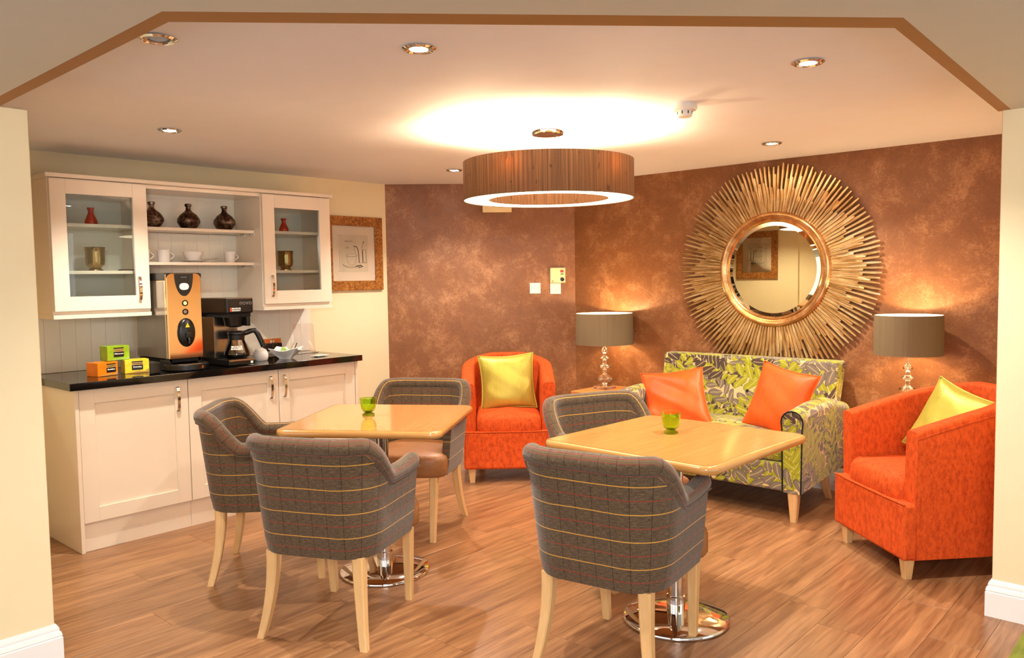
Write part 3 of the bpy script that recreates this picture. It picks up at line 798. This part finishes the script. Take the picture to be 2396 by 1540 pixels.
o = obj('square_dish', flared(.036, .090, .052, .003, .018), 'china'); o.location = (DX, DY, .8885); o.rotation_euler = (0, 0, .72)
tag(o, 'white square flared dish filled with wrapped sweets', 'dish')
sw = lathe([(0, -.012), (.009, -.008), (.012, 0), (.009, .008), (0, .012)], 14)
spots = [(-.02, -.022, 0), (.012, -.028, 1), (.026, 0, 0), (-.006, .002, 0), (.004, .028, 1), (-.028, .018, 0), (.02, .026, 0), (-.002, -.014, 1), (-.034, -.004, 0)]
for k, (dx, dy, g) in enumerate(spots):
    zz = .8885 + .046 + (.014 if k in (3, 7) else 0)
    q = obj('sweet', sw if not g else sw.copy(), 'wrapgreen' if g else 'wrapwhite', None, (DX + dx * 1.15, DY + dy * 1.15, zz), (k, k * .7, k * 2)); q.scale = (1.2, 1.2, 1.5)
    tag(q, ('green' if g else 'white') + ' wrapped sweet in the square dish', 'sweet', ('green' if g else 'white') + ' wrapped sweets in the dish')
for k, (dy, lean, mm) in enumerate(((.040, .010, 'gold'), (.062, .018, 'black'))):
    q = obj('sachet', shift(bbox(-.004, .004, -.0012, .0012, 0, .048, .0005, 1), rx=-.5), mm, None, (DX + .0 + .004 * k, DY + dy - .004, .8885 + .052)); 
    tag(q, ('gold' if k == 0 else 'black') + ' sachet sticking up out of the square dish', 'sachet')
tag(obj('napkin_plate', join(shift(bbox(-.035, .035, -.05, .05, .0045, .009, .002, 2), (-4.50, 3.09, .8885), rz=.15), shift(bbox(-.02, .02, -.03, .03, 0, .0048), (-4.50, 3.09, .8885), rz=.15)), 'china'), 'small flat white rectangular plate at the right end of the worktop', 'plate')
t = thing('menu_stand', 'clear acrylic menu stand on the worktop behind the sweets', 'stand', (-4.80, 3.178, .8885))
obj('sheet', shift(bbox(-.0015, .0015, -.082, .082, .003, .205), ry=-.09), 'acrylic', t)
obj('foot', bbox(-.035, .04, -.082, .082, 0, .003), 'acrylic', t)
t = thing('double_socket', 'bronze double socket with two black plugs behind the sugar bowl', 'socket', (XL + .0105, 3.015, .95))
obj('plate', bbox(0, .006, -.073, .073, -.043, .043, .002, 2), 'goldframe', t)
obj('switch', bbox(.006, .010, -.014, -.004, .014, .032, .001, 1), 'plaster', t); obj('switch', bbox(.006, .010, .004, .014, .014, .032, .001, 1), 'plaster', t)
for s in (-1, 1): obj('plug', bbox(.006, .040, s * .036 - .024, s * .036 + .024, -.040, .012, .007, 3), 'black', t)

# ================================================================== FRAMED PRINTS
def framed(name, label, W_, Hh, fw_, mirrored=False):
    """print in local XZ plane facing -Y"""
    t = thing(name, label, 'picture')
    mem = [((-W_ / 2, -Hh / 2), (W_ / 2, -Hh / 2), 0), ]
    a, b_ = W_ / 2, Hh / 2; i_, j_ = a - fw_, b_ - fw_
    quads = [[(-a, -b_), (a, -b_), (i_, -j_), (-i_, -j_)], [(a, -b_), (a, b_), (i_, j_), (i_, -j_)], [(a, b_), (-a, b_), (-i_, j_), (i_, j_)], [(-a, b_), (-a, -b_), (-i_, -j_), (-i_, j_)]]
    for q in quads:
        vs = [(x, -.022, z) for x, z in q] + [(x, 0, z) for x, z in q]
        obj('frame_rail', mesh('fr', vs, [(0, 1, 2, 3), (7, 6, 5, 4)] + [(k, (k + 1) % 4, 4 + (k + 1) % 4, 4 + k) for k in range(4)]), 'picframe', t)
    mt = obj('mount', bbox(-i_, i_, -.010, -.006, -j_, j_), 'paper', t)
    pw, ph = i_ * .68, j_ * .68
    pp = obj('print', bbox(-pw, pw, -.0115, -.010, -ph, ph), 'paper2', t)
    def ln(pts, r=.0012, flat=.4): return tube([(x * pw, -.0120, z * ph) for x, z in pts], r, 6, upv=(0, 1, 0))
    E_ = lambda cx, cz, rx, rz, a0=0, a1=2 * PI, n=20: [(cx + rx * math.cos(a0 + (a1 - a0) * k / n), cz + rz * math.sin(a0 + (a1 - a0) * k / n)) for k in range(n + 1)]
    dr = [ln(E_(-.15, -.08, .36, .10, PI, 2 * PI)), ln(E_(-.15, -.08, .36, .07, 0, PI), .0006), ln([(-.50, -.12), (-.46, -.38), (-.36, -.56), (-.2, -.62), (.0, -.6), (.14, -.46), (.2, -.12)], .0007),
          ln(E_(-.16, -.6, .58, .16, PI * .98, 2.05 * PI), .0012), ln(E_(-.16, -.6, .56, .1, PI, 1.9 * PI), .0006),
          ln([(.02, .4), (.2, .36), (.3, .2), (.34, -.1), (.36, -.5)], .0030), ln([(.02, .38), (.1, .1), (.12, -.02)], .0008),
          ln([(.62, .22), (.84, .22), (.86, -.46), (.64, -.48), (.62, .22)], .0014), ln([(.60, .2), (.62, -.46)], .0026),
          ln([(.70, .65), (.64, .52), (.56, .26)], .0012), ln([(.66, .66), (.72, .62), (.70, .58)], .0022),
          ln([(.1, -.68), (.5, -.64), (.6, -.70), (.3, -.76)], .0030), ln([(.35, -.5), (.9, -.5)], .0010)]
    obj('drawing', join(*dr), 'ink', pp)
    for s_, zz, xx in (('cappuccino', .66, -.35), ('CAFE', .30, -.45)):
        tx = text(s_, .016, .0002); obj('lettering', tx, 'grey', pp, (xx * pw, -.0122, zz * ph), (PI / 2, 0, 0))
    obj('glazing', bbox(-i_, i_, -.0145, -.0140, -j_, j_), 'acrylic', t)
    return t
p1 = framed('framed_print', 'framed coffee cup print on the cream wall beside the right wall cabinet', .54, .555, .072)
p1.location = (XL + .001, 3.735, 1.590); p1.rotation_euler = (0, 0, PI / 2)
p2 = framed('framed_print', 'framed print seen only reflected in the round mirror', .52, .565, .075)
p2.location = (-4.28, YN + .031, 1.62); p2.rotation_euler = (0, 0, PI)

# ================================================================== BACK WALL FITTINGS
ang = math.atan2(t_.y, t_.x)
def onback(s, z): return (C1[0] + t_.x * s - no.x * .0, C1[1] + t_.y * s, z)
def backthing(name, label, cat, s, z): return thing(name, label, cat, onback(s, z), ang)
t = backthing('socket_plate', 'plain square blanking plate on the copper wall, left of the alarm panel', 'socket', 1.170, 1.303)
obj('plate', bbox(-.043, .043, -.009, 0, -.043, .043, .002, 2), 'plaster', t)
for s in (-1, 1): obj('screw', bbox(s * .030 - .002, s * .030 + .002, -.0096, -.0088, -.002, .002), 'grey', t)
t = backthing('socket_plate', 'square outlet plate directly under the alarm panel', 'socket', 1.333, 1.298)
obj('plate', bbox(-.043, .043, -.009, 0, -.043, .043, .002, 2), 'plaster', t)
for s in (-1, 1): obj('screw', bbox(s * .030 - .002, s * .030 + .002, -.0096, -.0088, -.002, .002), 'grey', t)
obj('outlet_slot', bbox(.004, .018, -.0096, -.0088, -.014, -.012), 'grey', t)
t = backthing('alarm_panel', 'cream nurse call panel with red button and black knob', 'alarm panel', 1.350, 1.403)
obj('housing', bbox(-.060, .060, -.030, 0, -.060, .060, .003, 2), 'creamplastic', t)
obj('call_button', bbox(.020, .046, -.033, -.0295, .022, .042, .001, 1), 'redpl', t)
obj('name_strip', bbox(.022, .046, -.0306, -.0298, .006, .013), 'black', t)
obj('knob', shift(lathe([(0, 0), (.016, 0), (.015, .010), (0, .011)], 24), (.035, -.030, -.033), rx=PI / 2), 'black', t)
obj('marking', bbox(-.050, -.034, -.0304, -.0299, -.052, -.040), 'gold', t)
obj('marking', bbox(-.053, -.050, -.0304, -.0299, .050, .055), 'grey', t)
t = backthing('wall_sensor', 'pale sensor box high on the copper wall, behind the pendant', 'sensor', .875, 1.945)
obj('housing', bbox(-.115, .115, -.035, 0, -.040, .040, .004, 2), 'creamplastic', t)

# ================================================================== SUNBURST MIRROR
t = thing('sunburst_mirror', 'large round sunburst mirror with gold leaf rays', 'mirror', (-2.268, YR, 1.415))
RIN, ROUT = .345, .690
def ray_mesh(r0, r1, w0, w1, y0, seed):
    rd = random.Random(seed); n = 6; vs, fs = [], []
    for i in range(n + 1):
        s = i / n; r_ = r0 + (r1 - r0) * s; ww = (w0 + (w1 - w0) * s) * (1 + rd.uniform(-.05, .05)) / 2
        if i == n: ww *= .6
        yc = y0 - .010 * s - .002 * rd.random(); dx = rd.uniform(-.0010, .0010)
        for px, py in ((-ww, .004), (-ww * .55, -.0045), (ww * .55, -.0045), (ww, .004)): vs.append((px + dx, yc + py, r_))
    for i in range(n):
        for j in range(4): fs.append((i * 4 + j, i * 4 + (j + 1) % 4, i * 4 + 4 + (j + 1) % 4, i * 4 + 4 + j))
    fs += [(0, 1, 2, 3), tuple(n * 4 + j for j in range(4))]
    return mesh('ray', vs, fs, None, 30)
NR = 132
longm = [ray_mesh(RIN, ROUT * f, .0105, .0235, -.012, k) for k, f in enumerate((1.0, .99, .98, .995, 1.005, .985, .97, 1.0))]
shortm = [ray_mesh(RIN, ROUT * f, .0105, .0190, -.020, 20 + k) for k, f in enumerate((.80, .86, .76, .90, .83, .72, .88, .78))]
for k_ in longm + shortm: k_.materials.append(MT['ray'])
for k in range(NR):
    o = obj('ray', random.choice(longm), None, t, None, (0, 2 * PI * (k + random.uniform(-.05, .05)) / NR, 0))
    o = obj('ray', random.choice(shortm), None, t, None, (0, 2 * PI * (k + .5 + random.uniform(-.05, .05)) / NR, 0))
back = shift(lathe([(0, 0), (.46, 0), (.46, .005), (0, .005)], 64), rx=PI / 2); obj('backing_board', back, 'blackmat', t)
fr = lathe([(.312, .022), (.318, .034), (.326, .040), (.332, .034), (.345, .038), (.358, .046), (.370, .044), (.378, .034), (.382, .020), (.380, .004), (.312, .004)], 96, closed=True, smooth=60)
obj('frame_ring', shift(fr, rx=PI / 2), 'goldframe', t)
gl = lathe([(0, .026), (.288, .026), (.314, .0235), (.314, .010), (0, .010)], 96, smooth=3); gl_o = obj('mirror_glass', shift(gl, rx=PI / 2), 'mirror', t)
bd = lathe([(.3845, .012), (.390, .018), (.3945, .012), (.390, .008)], 130, closed=True, rmod=lambda th, i: 1 + .006 * (math.sin(65 * th) > 0)); obj('beaded_edge', shift(bd, rx=PI / 2), 'ray', t)

# ================================================================== TABLES
def round_sq(s, r): return rrect(s, s, r, 8)
def table(loc, rz, s, label):
    t = thing('pedestal_table', label, 'table', loc, rz, 'square oak pedestal tables')
    ol = round_sq(s, .055); ze = .742; th = .032
    obj('tabletop', loft(ol, [(.021, ze - .001), (.0195, ze + .0006)], None), 'oak', t)
    lv = [(.03, ze - th), (.012, ze - th), (.004, ze - th + .004), (0, ze - th + .011), (0, ze - .010), (.004, ze - .003), (.011, ze - .0002), (.0205, ze)]
    obj('edge_lipping', loft(ol, lv, 60), 'oakedge', t)
    obj('top_plate', join(bbox(-.2, .2, -.03, .03, ze - th - .018, ze - th - .0005, .003, 1), bbox(-.03, .03, -.2, .2, ze - th - .018, ze - th - .0005, .003, 1)), 'chrome', t)
    obj('pole', lathe([(0, .04), (.030, .04), (.030, ze - th - .02), (0, ze - th - .02)], 40), 'chrome', t)
    obj('collar', lathe([(.0305, .10), (.037, .098), (.037, .030), (.030, .026)], 40), 'chrome', t)
    obj('base_disc', lathe([(0, 0), (.205, 0), (.212, .004), (.212, .012), (.206, .017), (.12, .026), (.05, .031), (0, .033)], 72, smooth=60), 'chrome', t)
    return t
T1 = (-2.975, 2.375, 0); T2 = (-1.640, 2.785, 0)
table(T1, math.radians(33.5), .745, 'square light oak pedestal table at the left, three tweed chairs around it')
table(T2, math.radians(-2.0), .765, 'square light oak pedestal table at the right, in front of the leafy sofa')
def votive(loc, s, label):
    t = thing('glass_votive', label, 'candle holder', loc, 0, 'lime green glass votives on the tables')
    prof = [(.0, .020), (.014, .020), (.026, .027), (.033, .040), (.0355, .060), (.036, .074), (.040, .085), (.0415, .085), (.038, .074), (.0375, .058), (.035, .037), (.027, .023), (.017, .0165), (0, .0165)]
    obj('bowl', lathe([(r * s, z * s) for r, z in prof], 40, smooth=60), 'greenglass', t)
    obj('foot', lathe([(0, 0), (.028 * s, 0), (.0305 * s, .004 * s), (.028 * s, .009 * s), (.0175 * s, .0155 * s), (0, .0155 * s)], 36), 'greenglass2', t)
votive((-3.050, 2.358, .7425), .98, 'lime green glass candle holder on the left table')
votive((-1.690, 2.835, .7425), .98, 'lime green glass candle holder on the right table')

# ================================================================== TWEED CHAIRS
def upath(w_, yf, yb, r, n=72):
    """U in plan from front right tip round the back to front left tip; returns points, outward normals, arc length from back centre"""
    segs = []
    def P(s):     # s signed from the back centre, positive to the right (+x)
        sg = 1 if s >= 0 else -1; a_ = abs(s); st = w_ - r; arc = PI / 2 * r
        if a_ <= st: return (sg * a_, yb), (0, -1)
        if a_ <= st + arc:
            th = (a_ - st) / r; return (sg * (st + r * math.sin(th)), yb + r - r * math.cos(th)), (sg * math.sin(th), -math.cos(th))
        return (sg * w_, yb + r + (a_ - st - arc)), (sg, 0)
    L = (w_ - r) + PI / 2 * r + (yf - yb - r)
    return [(P(-L + 2 * L * i / n), -L + 2 * L * i / n) for i in range(n + 1)], L
def shell(w_, yf, yb, r, zt, zb, zi, T, flare, n=72, rnd=.012):
    pts, L = upath(w_, yf, yb, r, n); vs, fs, uv = [], [], []
    for (p, nn), s in pts:
        ztop = zt(s); prof = []
        for k in range(9): z = zb + (ztop - rnd - zb) * k / 8; prof.append((T / 2, z, z))
        for k in range(1, 5): a_ = PI / 2 * k / 4; prof.append((T / 2 - rnd + rnd * math.cos(a_), ztop - rnd + rnd * math.sin(a_), ztop - rnd + rnd * a_))
        for k in range(1, 5): a_ = PI / 2 * k / 4; prof.append((-T / 2 + rnd - rnd * math.sin(a_), ztop - rnd + rnd * math.cos(a_), ztop + T * .5))
        for k in range(7): z = ztop - rnd + (zi - ztop + rnd) * (k + 1) / 7; prof.append((-T / 2, z, z))
        for o, z, v in prof:
            ff = flare(s, z) + o; vs.append((p[0] + nn[0] * ff, p[1] + nn[1] * ff, z)); uv.append((s, v))
    m_ = len(prof)
    for i in range(len(pts) - 1):
        for j in range(m_ - 1): fs.append((i * m_ + j, i * m_ + j + 1, (i + 1) * m_ + j + 1, (i + 1) * m_ + j))
        fs.append((i * m_ + m_ - 1, i * m_, (i + 1) * m_, (i + 1) * m_ + m_ - 1))
    fs.append(tuple(range(m_))); fs.append(tuple((len(pts) - 1) * m_ + j for j in range(m_)))
    return mesh('shell', vs, fs, uv, 50)
def sm(x): x = max(0, min(1, x)); return x * x * (3 - 2 * x)
def leg_mesh(top, bot, wt_, wb_, curve=(0, 0), zt=.35, n=8):
    vs, fs = [], []
    for i in range(n + 1):
        s = i / n; z = zt * (1 - s); k = s * s
        cx = top[0] + (bot[0] - top[0]) * (k if curve[0] else s); cy = top[1] + (bot[1] - top[1]) * (k if curve[1] else s); w_ = (wt_ + (wb_ - wt_) * s) / 2
        b_ = w_ * .25
        for dx, dy in ((-w_ + b_, -w_), (w_ - b_, -w_), (w_, -w_ + b_), (w_, w_ - b_), (w_ - b_, w_), (-w_ + b_, w_), (-w_, w_ - b_), (-w_, -w_ + b_)): vs.append((cx + dx, cy + dy, z))
    for i in range(n):
        for j in range(8): fs.append((i * 8 + j, i * 8 + (j + 1) % 8, i * 8 + 8 + (j + 1) % 8, i * 8 + 8 + j))
    fs += [tuple(range(8)), tuple(n * 8 + j for j in range(8))]
    return mesh('leg', vs, fs, None, 25)
def tweed_chair(loc, rz, label):
    t = thing('tweed_tub_chair', label, 'chair', loc, rz, 'tweed tub chairs at the tables')
    w_, yf, yb, r = .246, .145, -.275, .135
    def zt(s): a_ = abs(s); return .795 - .142 * sm((a_ - .215) / .155) + .012 * sm((a_ - .46) / .16)
    def zt_in(s): return zt(s) - .020
    def flare(s, z):
        a_ = abs(s); bk = 1 - sm((a_ - .15) / .3)
        return (z - .56) * (.095 + .02 * bk) - .018 * (max(0, (.42 - z)) / .1) ** 2 * .5
    obj('shell', shell(w_, yf, yb, r, zt_in, .338, .40, .042, flare), 'tweed', t)
    pts, L = upath(w_, yf, yb, r, 84)
    rim = []
    for (p, nn), s in pts:
        z = zt(s) - .024; f_ = flare(s, z) + .004; rim.append((p[0] + nn[0] * f_, p[1] + nn[1] * f_, z))
    rm = obj('padded_rim', tube(rim, .033, 14, taper=lambda q: (1 - max(0, (abs(q - .5) - .485) / .015) ** 2 * .6)), 'tweed', t)
    for sg in (1, -1):
        pp = []
        for (p, nn), s in pts:
            z = zt(s) - .050; f_ = flare(s, z) + .031 ; pp.append((p[0] + nn[0] * f_, p[1] + nn[1] * f_, z))
        if sg == 1: obj('piping', tube(pp, .0028, 6), 'tweed', rm)
    # seat: narrow between the arms, full width in front
    ol = []
    half = [(0, .268), (.10, .266), (.18, .256), (.232, .232), (.252, .20), (.252, .165), (.236, .140), (.214, .10), (.205, -.08), (.17, -.17), (.12, -.205), (0, -.215)]
    ol = [(-x, y) for x, y in half[1:-1]] ; ol = half + ol[::-1]
    ol = ol[::-1]
    N_ = len(ol)
    obj('seat', loft(ol, [(.03, .340), (.010, .346), (0, .362), (0, .43), (.006, .448), (.022, .458), (.05, .464)], 60, .012), 'seatbrown', t)
    for s in (-1, 1):
        obj('leg', leg_mesh((s * .186, -.215), (s * .222, -.262), .048, .030, (1, 1), .34), 'beech', t)
        obj('leg', leg_mesh((s * .190, .215), (s * .182, .232), .044, .030, (0, 0), .345), 'beech', t)
    return t
c0 = tweed_chair((-2.693, 1.937, 0), math.radians(115 - 90), 'tweed tub chair with its back to the viewer, in front of the left table')
dup(c0, (-3.430, 2.085, 0), math.radians(47 - 90), 'tweed tub chair at the left side of the left table, by the base cabinets')
dup(c0, (-3.383, 2.915, 0), math.radians(-60 - 90), 'tweed tub chair on the far side of the left table, brown seat showing')
dup(c0, (-1.640, 2.410, 0), math.radians(99 - 90), 'tweed tub chair with its back to the viewer, in front of the right table')
dup(c0, (-2.130, 3.105, 0), math.radians(-22 - 90 + 0), 'tweed tub chair behind the right table, only its back above the tabletop')

# ================================================================== ORANGE TUB ARMCHAIRS
def pillow(w_, h_, T, seed, nn=26, wr=.004, pinch=.09):
    rd = random.Random(seed); ph = [rd.uniform(0, 6.28) for _ in range(8)]; vs, fs, uv = [], [], []
    def P(u, v, sg):
        x = w_ / 2 * u * (1 - pinch * (1 - v * v) * abs(u)); z = h_ / 2 * v * (1 - pinch * (1 - u * u) * abs(v))
        e = max(0, (1 - u ** 4) * (1 - v ** 4)) ** .55
        y = sg * T / 2 * e * (.72 + .28 * math.cos(u * 1.4) * math.cos(v * 1.4))
        y += sg * wr * e * (math.sin(4 * u + 7 * v + ph[0]) + math.sin(3 * v - 9 * u * abs(u) + ph[1]) * .6 + max(0, math.sin(16 * v + 11 * u + ph[2])) ** 3 * .5)
        return (x, y, z)
    for sg in (-1, 1):
        for i in range(nn + 1):
            for j in range(nn + 1): vs.append(P(-1 + 2 * i / nn, -1 + 2 * j / nn, sg))
    K = (nn + 1) ** 2
    for q in (0, 1):
        for i in range(nn):
            for j in range(nn):
                a_ = q * K + i * (nn + 1) + j; fs.append((a_, a_ + 1, a_ + nn + 2, a_ + nn + 1) if q else (a_, a_ + nn + 1, a_ + nn + 2, a_ + 1))
    me = mesh('pillow', vs, fs, None, 80)
    bm = bmesh.new(); bm.from_mesh(me); bmesh.ops.remove_doubles(bm, verts=bm.verts, dist=1e-5); bmesh.ops.recalc_face_normals(bm, faces=bm.faces); bm.to_mesh(me); bm.free()
    edge = [P(u, -1, 1) for u in [-1 + 2 * i / 16 for i in range(17)]] + [P(1, v, 1) for v in [-1 + 2 * i / 16 for i in range(1, 17)]] + [P(-u, 1, 1) for u in [-1 + 2 * i / 16 for i in range(1, 17)]] + [P(-1, -v, 1) for v in [-1 + 2 * i / 16 for i in range(1, 17)]]
    return me, tube([(x, 0, z) for x, y, z in edge], .0042, 8)
def cushion(loc, rot, w_, h_, T, mat, label, seed, group=None, wr=.004, shear=0):
    t = thing('cushion', label, 'cushion', loc, 0, group); t.rotation_euler = rot
    a_, b_ = pillow(w_, h_, T, seed, wr=wr)
    for q in (a_, b_):
        for v in q.vertices: v.co.x -= shear * v.co.z
    obj('cover', a_, mat, t); obj('piping', b_, mat, t)
    return t
def armchair(loc, rz, label):
    t = thing('tub_armchair', label, 'armchair', loc, rz, 'orange upholstered tub armchairs')
    w_, yf, yb, r = .268, .288, -.290, .235
    def zt(s): a_ = abs(s); return .832 - .160 * (max(0, a_ - .10) / .66) ** 1.15
    flare = lambda s, z: (z - .4) * .035
    obj('tub_shell', shell(w_, yf, yb, r, zt, .095, .12, .085, flare, rnd=.022), 'orangevel', t)
    pts, L = upath(w_, yf, yb, r, 84); pp = []
    for (p, nn), s in pts:
        z = zt(s) - .030; f_ = flare(s, z) + .0425; pp.append((p[0] + nn[0] * f_, p[1] + nn[1] * f_, z))
    obj('piping', tube(pp, .003, 6), 'orangevel', t)
    obj('front_panel', bbox(-.308, .308, .270, .340, .095, .352, .016, 3), 'orangevel', t)
    obj('front_piping', tube([(-.305, .336, .350), (-.15, .341, .350), (.15, .341, .350), (.305, .336, .350)], .004, 8), 'orangevel', t)
    ol = rrect(.448, .56, .07, 6, 0, .045)
    obj('seat_cushion', loft(ol, [(.03, .30), (.0, .33), (-.004, .38), (.0, .42), (.012, .445), (.035, .460)], 70, .014), 'orangevel', t)
    for s in (-1, 1):
        obj('leg', leg_mesh((s * .255, .290), (s * .255, .290), .055, .034, (0, 0), .105, 4), 'beech', t)
        obj('leg', leg_mesh((s * .20, -.24), (s * .20, -.25), .055, .034, (0, 0), .105, 4), 'beech', t)
    return t
a0 = armchair((-3.845, 4.215, 0), math.radians(-46.5 - 90), 'orange tub armchair against the copper back wall, facing the camera')
dup(a0, (-1.062, 4.215, 0), math.radians(-132 - 90), 'orange tub armchair at the right edge, side turned to the camera')
cushion((-3.865, 4.235, .645), (math.radians(-16), math.radians(-3), math.radians(-46.5 + 90)), .40, .40, .13, 'limesat', 'lime gold satin cushion upright in the back armchair', 3, wr=.003)
cushion((-1.00, 4.26, .645), (math.radians(-24), math.radians(13), math.radians(-125 + 90)), .40, .38, .12, 'limesat', 'lime green cushion leaning in the right armchair', 5, wr=.002)

# ================================================================== SOFA
t = thing('two_seat_sofa', 'small two seat sofa in lime, grey and cream leaf fabric', 'sofa', (-2.395, 4.64, 0))
hwid = .655; FY, BY = -.345, .36
# backrest, leaning
bk = bbox(-.60, .60, .0, .11, .33, .845, .022, 4)
for v in bk.vertices: v.co.y += .20 + (v.co.z - .33) * .24; v.co.x *= 1 + (v.co.z - .33) * .06
obj('backrest', bk, 'leafy', t)
def arm_outline(w_=.115, z0=.165, z1=.625):
    out = [(-w_ / 2 * .9, z0), (w_ / 2 * .9, z0), (w_ / 2, z1 - .10)]
    for k in range(9):
        a_ = PI * k / 8; out.append((w_ / 2 * 1.08 * math.cos(a_), z1 - .062 + .062 * math.sin(a_)))
    out.append((-w_ / 2, z1 - .10)); return out
for s in (-1, 1):
    ol = arm_outline(); n = len(ol); vs, fs = [], []; K = 14
    for i in range(K + 1):
        q = i / K; y = FY + .68 * q; tap = 1.0
        for x, z in ol:
            zz = z - (.03 * sm((q - .55) / .45) + .0) * ((z - .165) / .46) + (.030 * math.sin(PI * q) * (z - .165) / .46)
            yy = y + (z - .165) * .10 * q; vs.append((s * (.598) + x * tap, yy, zz + (.05 * q * (1 - (z - .165) / .46))))
    for i in range(K):
        for j in range(n): fs.append((i * n + j, i * n + (j + 1) % n, (i + 1) * n + (j + 1) % n, (i + 1) * n + j))
    fs += [tuple(range(n)), tuple(K * n + j for j in range(n))]
    am = obj('arm', mesh('arm', vs, fs, None, 50), 'leafy', t)
    obj('arm_piping', tube([(s * .598 + x * 1.0, FY - .001, z) for x, z in ol[1:] + ol[:1]], .0045, 8, upv=(0, 1, 0)), 'blackmat', am)
sc_ = rrect(1.08, .60, .05, 6, 0, -.03)
obj('seat_cushion', loft(sc_, [(.02, .33), (0, .35), (-.002, .40), (0, .43), (.014, .452), (.04, .460)], 70, .02), 'leafy', t)
obj('front_rail', bbox(-.545, .545, FY + .012, FY + .08, .165, .325, .015, 3), 'leafy', t)
obj('frame', bbox(-.54, .54, FY + .05, .30, .19, .33), 'blackmat', t)
for s in (-1, 1):
    obj('leg', leg_mesh((s * .598, FY + .035), (s * .600, FY + .03), .060, .034, (0, 0), .172, 5), 'beech', t)
    obj('leg', leg_mesh((s * .56, .22), (s * .57, .285), .052, .032, (0, 1), .20, 5), 'beech', t)
for xx in (-.28, .04, .33): obj('button', shift(lathe([(0, 0), (.010, 0), (.009, .005), (0, .007)], 16), (xx, .20 + (.62 - .33) * .24 + .003, .625), rx=PI / 2 ), 'blackmat', t)
cushion((-2.71, 4.60, .580), (math.radians(-30), math.radians(-9), math.radians(2)), .47, .42, .13, 'orangesat', 'orange cushion slumped at the left end of the leafy sofa', 11, 'orange cushions on the sofa', .007, .30)
cushion((-2.005, 4.61, .625), (math.radians(-20), math.radians(9), math.radians(-14)), .40, .42, .14, 'orangesat', 'orange cushion upright at the right end of the leafy sofa', 13, 'orange cushions on the sofa', .003)

# ================================================================== SIDE TABLES AND LAMPS
def side_table(loc, label):
    t = thing('side_table', label, 'side table', loc, 0, 'oak side tables beside the sofa')
    obj('tabletop', bbox(-.23, .23, -.22, .22, .526, .550, .004, 2), 'oakdark', t)
    obj('apron', bbox(-.205, .205, -.195, -.175, .435, .5255), 'oakdark', t); obj('apron', bbox(-.205, .205, .175, .195, .435, .5255), 'oakdark', t)
    obj('apron', bbox(-.205, -.185, -.175, .175, .435, .5255), 'oakdark', t); obj('apron', bbox(.185, .205, -.175, .175, .435, .5255), 'oakdark', t)
    for sx in (-1, 1):
        for sy in (-1, 1): obj('leg', bbox(sx * .2 - .02, sx * .2 + .02, sy * .19 - .02, sy * .19 + .02, 0, .5255, .002, 1), 'oakdark', t)
side_table((-3.385, 4.87, 0), 'honey oak side table under the left crystal lamp')
side_table((-1.33, 4.87, 0), 'honey oak side table hidden behind the right armchair')
def table_lamp(loc, label, s=1.0, z0=.335, z1=.565, R=.215):
    t = thing('table_lamp', label, 'table lamp', loc, 0, 'crystal table lamps with taupe drum shades')
    obj('base_block', bbox(-.060, .060, -.060, .060, 0, .026, .003, 2), 'crystal', t)
    st = [(0, .027), (.014, .027), (.016, .036), (.026, .046), (.058, .066), (.061, .076), (.054, .086), (.026, .104), (.014, .112), (.018, .120), (.013, .128), (.013, .146), (.020, .152), (.046, .160), (.048, .166), (.044, .172), (.020, .180), (.014, .186), (.017, .194), (.012, .202), (.012, .216), (.018, .222), (.034, .228), (.035, .233), (.018, .242), (.011, .248), (.011, .266), (.016, .272), (.026, .284), (.024, .290), (.012, .306), (.006, .320), (0, .320)]
    obj('crystal_stem', lathe(st, 40, smooth=50), 'crystal', t)
    obj('stem_rod', lathe([(0, .0265), (.0035, .0265), (.0035, .36), (0, .36)], 12), 'chrome', t)
    obj('shade', lathe([(R, z0), (R * .985, z1), (R * .985 - .002, z1), (R - .002, z0)], 64, closed=True), 'taupe', t)
    obj('shade_lining', lathe([(R - .003, z0 + .001), (R * .985 - .003, z1 - .001), (R * .985 - .004, z1 - .001), (R - .004, z0 + .001)], 64, closed=True), 'shadein', t)
    obj('bulb', lathe([(0, .40), (.012, .405), (.028, .43), (.030, .45), (.020, .475), (0, .485)], 20), 'lens2', t)
    obj('bulb_holder', lathe([(0, .36), (.014, .36), (.014, .40), (0, .402)], 16), 'plaster', t)
    for k in range(3):
        a_ = 2 * PI * k / 3 + .4; obj('shade_spoke', tube([(.014 * math.cos(a_), .014 * math.sin(a_), .395), ((R - .004) * math.cos(a_), (R - .004) * math.sin(a_), z0 + .01)], .0015, 6), 'steel', t)
    light('glow', 'POINT', (0, 0, .51), P_TABLE, WARM, .02, t)
    return t
MT['lens2'] = emit('warm_bulb', (1, .75, .42, 1), 8)
table_lamp((-3.485, 4.90, .5505), 'crystal table lamp with taupe drum shade, left of the sofa')
table_lamp((-1.375, 4.90, .5755 - .025), 'crystal table lamp with taupe drum shade, right of the sofa', z0=.365, z1=.590, R=.182)
tag(obj('lamp_cable', tube([(-1.86, YR - .025, .06), (-1.83, YR - .035, .085), (-1.75, YR - .04, .13), (-1.66, YR - .03, .18), (-1.58, YR - .02, .27), (-1.52, YR - .04, .40)], .004, 8), 'cable'), 'thin pale lamp cable crossing the skirting right of the sofa', 'cable')
t = thing('footstool', 'green striped footstool cut off at the bottom right corner', 'footstool', (-.13, 2.22, 0))
obj('cushion_top', bbox(-.28, .28, -.36, .36, .14, .40, .03, 3), 'greenseat', t)
for sx in (-1, 1):
    for sy in (-1, 1): obj('leg', leg_mesh((sx * .22, sy * .29), (sx * .22, sy * .29), .05, .035, (0, 0), .15, 3), 'beech', t)
